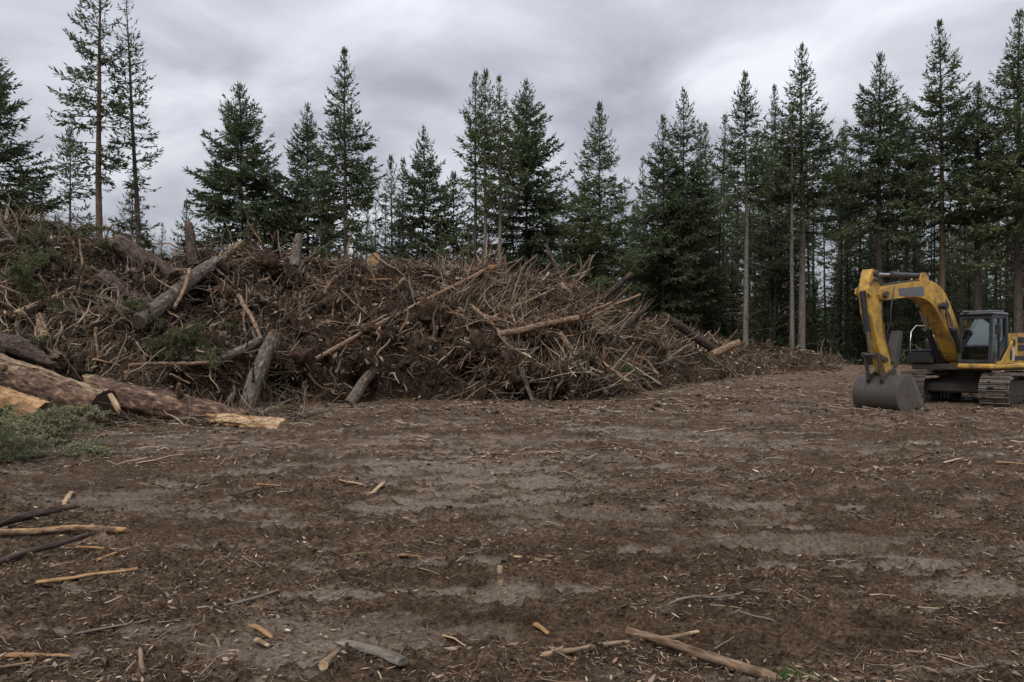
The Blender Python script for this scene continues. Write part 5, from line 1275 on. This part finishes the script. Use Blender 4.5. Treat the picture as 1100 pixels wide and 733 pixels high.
glog('splinter', 'thin splinter lying along the ground beyond the dark left branch', 'splinter', (55, 550), (110, 549), 4, 3, ('wood_tan', 'wood_orange', 'wood_tan'), sides=6)
glog('splinter', 'pale stick end resting against the dark left branch', 'splinter', (68, 540), (76, 529), 6, 5, PAL, sides=6, lift2=.05)
# loose repeated branches on the mound
def make_loose():
    rng = np.random.default_rng(55)
    protos = {}
    mats_ = [('bark_grey', 'bark_grey', 'wood_old'), ('bark_brown', 'bark_brown', 'wood_old'), ('bark_dark', 'bark_dark', 'wood_old'), ('wood_tan', 'wood_tan', 'wood_tan')]
    n = 0
    sel = np.argwhere((MV > .12) & (MV < 1.02))
    px = 550 + F * MP[..., 0] / MP[..., 1]
    while n < 220:
        i, j = sel[rng.integers(len(sel))]; x = px[i, j]
        if x < -60 or x > 800: continue
        if x > 720 and rng.uniform() > .3: continue
        k = int(rng.integers(4)) if x < 480 else int(rng.choice([0, 1, 1, 3])); v = int(rng.integers(3)); key = (k, v)
        p, nn = MP[i, j], MN[i, j]
        d = rng.normal(0, 1, 3); d -= nn * d.dot(nn); d = d / np.linalg.norm(d) + nn * rng.uniform(-.02, .45)
        if x > 480: d = np.array([rng.choice([1, 1, -1]) * rng.uniform(.4, 1), rng.uniform(-.3, .3), rng.uniform(-.6, .7)]) + nn * .12
        if MV[i, j] > .93: d = d * .5 + np.array([0, 0, rng.uniform(.2, .9)])
        d = d / np.linalg.norm(d); L = rng.uniform(.9, 2.9) * (1.0 if x > 300 else .85)
        p0 = p + nn * .10 - d * L * rng.uniform(.25, .6); p1 = p0 + d * L
        Mx, _ = axis_matrix(p0, p1, rng.uniform(0, 6.28))
        th = rng.uniform(.7, 1.6) * (1.7 if rng.uniform() < .18 else 1)
        if key not in protos:
            _seed[0] += 1
            o = log_mesh(2.0, .045, .015, _seed[0], rough=.12, bend=.06, ends=('broken', 'cut'), stubs=5, sides=7).build('loose_branch', [M[m] for m in mats_[k]])
            tag(o, 'bare broken branch lying loose among the roots of the long debris mound', 'branch', 'loose branches on the debris mound'); protos[key] = o
        else:
            o = protos[key].copy(); COL.objects.link(o)
        o.matrix_world = Mx @ Matrix.Diagonal(Vector((th, th, L / 2.0, 1)))
        n += 1
make_loose()
def make_chips():
    rng = np.random.default_rng(66); protos = []
    for k, ms in enumerate((PAL, TAN, ORA, GRY)):
        o = log_mesh(.16, .010, .004, 900 + k, rough=.35, bend=.05, ends=('broken', 'cut'), sides=5, flat=.5).build('wood_splinter', [M[m] for m in ms])
        tag(o, 'small loose wood splinter lying on the open mud yard', 'splinter', 'small splinters on the mud'); protos.append(o)
    x, y = yard_points(rng, 90, 3.8, 17, spread=.98)
    z = ground_h(x, y)
    for i in range(90):
        o = protos[i] if i < 4 else protos[int(rng.choice([0, 1, 1, 2, 3]))].copy()
        if i >= 4: COL.objects.link(o)
        s = rng.uniform(.5, 1.3) * (1 + y[i] / 16)
        o.location = (x[i], y[i], z[i] + .008 * s); o.rotation_euler = (R_(90) + rng.normal(0, .08), 0, rng.normal(1.57, .9)); o.scale = (s, s * .6, s)
make_chips()
# torn root plates sticking out of the mound
def root_wad(label, px, py, size, seed, off=.3, mat='soil', Y=None):
    rng = np.random.default_rng(seed); Y = Y or mound_Y(px, py) - off
    o = thing('root_wad', label, 'root wad', Wp(px, py, Y)); s = size / 2 / F * Y
    import bmesh
    bm = bmesh.new(); bmesh.ops.create_icosphere(bm, subdivisions=4, radius=1); V = np.array([v.co[:] for v in bm.verts]); Fc = np.array([[v.index for v in f.verts] for f in bm.faces]); bm.free()
    n = fbm3(V[:, 0] * 1.6 + seed, V[:, 1] * 1.6, V[:, 2] * 1.6, 6, seed, .78); V = V * (1 + 1.3 * n)[:, None] * s * np.array([.62, .5, .6])
    MB().add(V, None, Fc).build('soil_ball', [M[mat]], o)
    for k in range(9):
        d = nrm(rng.normal(0, 1, (1, 3)) * np.array([1, .7, 1]) + np.array([0, -.35, .1])); L = np.array([s * rng.uniform(.8, 1.7)])
        pts = walk(rng, d * s * .25, d, L, 8, .24, -.03)[0]; r = s * rng.uniform(.05, .12)
        mb = MB().tube(pts, np.linspace(r, r * .2, 8), 8, 0)
        for q in range(3):
            b0 = pts[rng.integers(2, 6)]; p2 = walk(rng, b0[None], d + rng.normal(0, .6, (1, 3)), L * .45, 6, .25)[0]; mb.tube(p2, np.linspace(r * .4, r * .1, 6), 6, 0)
        mb.build('root', [M[('bark_brown', 'bark_dark', 'bark_peel')[k % 3]]], o)
root_wad('reddish root plate on the crest left of the pale grey stump', 286, 284, 40, 1, .25)
root_wad('broken dark root clump right below the pale grey stump', 308, 298, 38, 2, .3)
root_wad('shaggy root plate in the middle of the dark mound front', 352, 330, 54, 3, .25)
root_wad('overhanging root clump above the dark centre front', 468, 340, 54, 4, .25)
root_wad('wide root clump at the mound foot, right of centre', 552, 408, 46, 5, .3)
root_wad('dark root clump under the sloping dark trunk', 160, 290, 30, 6, .2)
root_wad('root clump below the thick level brown stick', 520, 372, 44, 7, .25)
root_wad('small root clump on the crest beside the orange cut end', 385, 292, 20, 8, .1)
# fir boughs
def bough(seed, mat, L=1.5, name='cut_fir_bough', nl=30, ksize=1.0):
    rng = np.random.default_rng(seed); K = 9; S = np.linspace(0, 1, K)
    P = np.c_[S * L, .10 * np.sin(S * 3 + seed) * L, .10 * L * np.sin(S * 2.6)]
    st = MB().tube(P, np.linspace(.014, .003, K), 6, 0); nd = MB()
    s = rng.uniform(.05, 1, nl); sg = rng.choice([-1, 1], nl)
    p0 = np.c_[[np.interp(s, S, P[:, k]) for k in range(3)]].T
    a = rng.uniform(.5, 1.0, nl) * sg; d = np.c_[np.cos(a), np.sin(a), rng.normal(-.05, .22, nl)]
    ll = L * (.12 + .40 * (1 - s) ** .8) * rng.uniform(.7, 1.1, nl)
    lat = walk(rng, p0, d, ll, 6, .10, -.02); v, q = tubes(lat, np.full((1, 1), .004) * np.linspace(1, .4, 6)[None] * np.ones((nl, 1)), 3); st.add(v, q)
    ns = 5; bi = np.repeat(np.arange(nl), ns); t = rng.uniform(.1, .9, len(bi)); k = (t * 5).astype(int); f = t * 5 - k
    b0 = lat[bi, k] * (1 - f)[:, None] + lat[bi, k + 1] * f[:, None]; bd = nrm(lat[bi, k + 1] - lat[bi, k] + rng.normal(0, .55, (len(bi), 3)) * np.array([1, 1, .5]))
    sub = walk(rng, b0, bd, .45 * ll[bi] * (1 - .6 * t), 4, .1, -.03)
    def needles(path, per):
        N, K2, _ = path.shape; idx = np.repeat(np.arange(N), per); t = rng.uniform(0, 1, len(idx)) * (K2 - 1); k = np.minimum(t.astype(int), K2 - 2); f = t - k
        b = path[idx, k] * (1 - f)[:, None] + path[idx, k + 1] * f[:, None]; T = nrm(path[idx, k + 1] - path[idx, k])
        d = nrm(T + nrm(rng.normal(0, 1, T.shape)) * .75); w = nrm(np.cross(d, rng.normal(0, 1, T.shape)))
        return kites(b, d, w, rng.uniform(.03, .055, len(idx)) * ksize, rng.uniform(.006, .012, len(idx)) * ksize)
    v, q = needles(lat, 75); nd.add(v, q); v, q = needles(sub, 24); nd.add(v, q); v, q = needles(P[None], 90); nd.add(v, q)
    o = thing(name, 'freshly cut green fir bough in the heap at the left edge', 'fir bough', (0, 0, 0), 0, 'boughs in the green heap')
    st.build('stem', [M['branch_wood']], o); nd.build('needles', [M[mat]], o, smooth=False); return o
def make_boughs():
    rng = np.random.default_rng(31)
    pr = [bough(1, 'bough_green', 1.35), bough(2, 'bough_green', 1.1), bough(3, 'bough_green', 1.5)]
    n = 46
    for i in range(n):
        Y = rng.uniform(9.9, 12.9); fx = rng.uniform(0, 1)
        xr = (92 - 550) / F * Y if Y < 11 else (70 - 550) / F * Y
        x = xr - .35 - fx * 3.6; g = float(ground_big(np.array([x]), np.array([Y]))[0])
        hgt = .50 * min(1, max(0, (xr - x) / 1.1)) * min(1, (Y - 9.6) / 1.3) * rng.uniform(.05, 1)
        rot = (rng.normal(0, .45), rng.normal(-.05, .22), rng.uniform(-.9, .9) + (math.pi if rng.uniform() < .3 else 0) - .4)
        s = rng.uniform(.6, 1.05)
        if i < 3: pr[i].location = (x, Y, g + .05 + hgt); pr[i].rotation_euler = rot; pr[i].scale = (s, s, s)
        else: dup(pr[i % 3], (x, Y, g + .05 + hgt), 0, (s, s, s), rot=rot)
    pg = [bough(11, 'pile_green', 1.6, ksize=1.7), bough(12, 'pile_green', 1.3, ksize=1.7)]
    spots = [(18, 284, 30, 14, 12), (205, 352, 26, 16, 12), (22, 384, 26, 8, 7), (72, 330, 18, 10, 4), (30, 255, 40, 14, 10), (110, 262, 30, 10, 5), (655, 375, 30, 20, 3), (85, 245, 20, 6, 5)]
    c = 0
    for (cx, cy, rx, ry, k) in spots:
        for _ in range(k):
            px, py = cx + rng.normal(0, .5) * rx, cy + rng.normal(0, .5) * ry
            p = on_mound(px, py, .18) if cy < 450 else Wp(px, py, 15)
            rot = (rng.normal(0, .8), rng.normal(.2, .4), rng.uniform(0, 6.28)); s = rng.uniform(.5, 1.0)
            o = pg[c] if c < 2 else dup(pg[c % 2], p, 0, (s, s, s), rot=rot)
            o.location = p; o.rotation_euler = rot; o.scale = (s, s, s)
            o['label'] = 'wilting olive green fir bough caught in the debris mound'; o['group'] = 'wilting boughs in the mound'
            c += 1
make_boughs()
# grass tuft at the lower edge, pale rubble far behind
def make_tuft():
    rng = np.random.default_rng(3); n = 260; c = gp(856, 731)
    a = rng.uniform(0, 6.28, n); r = np.sqrt(rng.uniform(0, 1, n))
    b = np.c_[r * np.cos(a) * .10, r * np.sin(a) * .07, np.zeros(n)]
    d = nrm(np.c_[rng.normal(0, .5, n), rng.normal(0, .5, n), rng.uniform(.5, 1.4, n)]); w = nrm(np.cross(d, rng.normal(0, 1, (n, 3))))
    v, q = kites(b, d, w, rng.uniform(.02, .065, n), rng.uniform(.004, .009, n))
    o = MB().add(v, q).build('grass_tuft', [M['grass']], smooth=False); o.location = c
    tag(o, 'small bright green tuft of grass by the end of the long reddish brown stick', 'grass tuft')
make_tuft()
def rubble(label, px0, px1, Y, h, n, seed):
    rng = np.random.default_rng(seed); x0, x1 = (px0 - 550) / F * Y, (px1 - 550) / F * Y
    c = np.array([(x0 + x1) / 2, Y, float(ground_big(np.array([(x0 + x1) / 2]), np.array([Y]))[0])]); mb = MB()
    for i in range(n):
        x = rng.uniform(-.5, .5) * (x1 - x0); s = rng.uniform(.15, .5); z = rng.uniform(0, 1) ** 1.3 * h * (1 - (abs(x) / (x1 - x0) * 1.6) ** 2)
        A = np.linalg.qr(rng.normal(0, 1, (3, 3)))[0]; mb.box((x, rng.normal(0, .5), max(z, .05)), (s * rng.uniform(.5, 2.2), s, s * rng.uniform(.2, .7)), 0, A, .04)
    o = mb.build('rubble_heap', [M['pale_stone']], smooth=False); o.location = c; tag(o, label, 'rubble')
rubble('whitish rubble heap seen between excavator arm and tool box', 950, 985, 58, 1.2, 38, 1)
rubble('few whitish blocks at the forest edge left of the excavator arm', 888, 916, 55, .7, 14, 2)
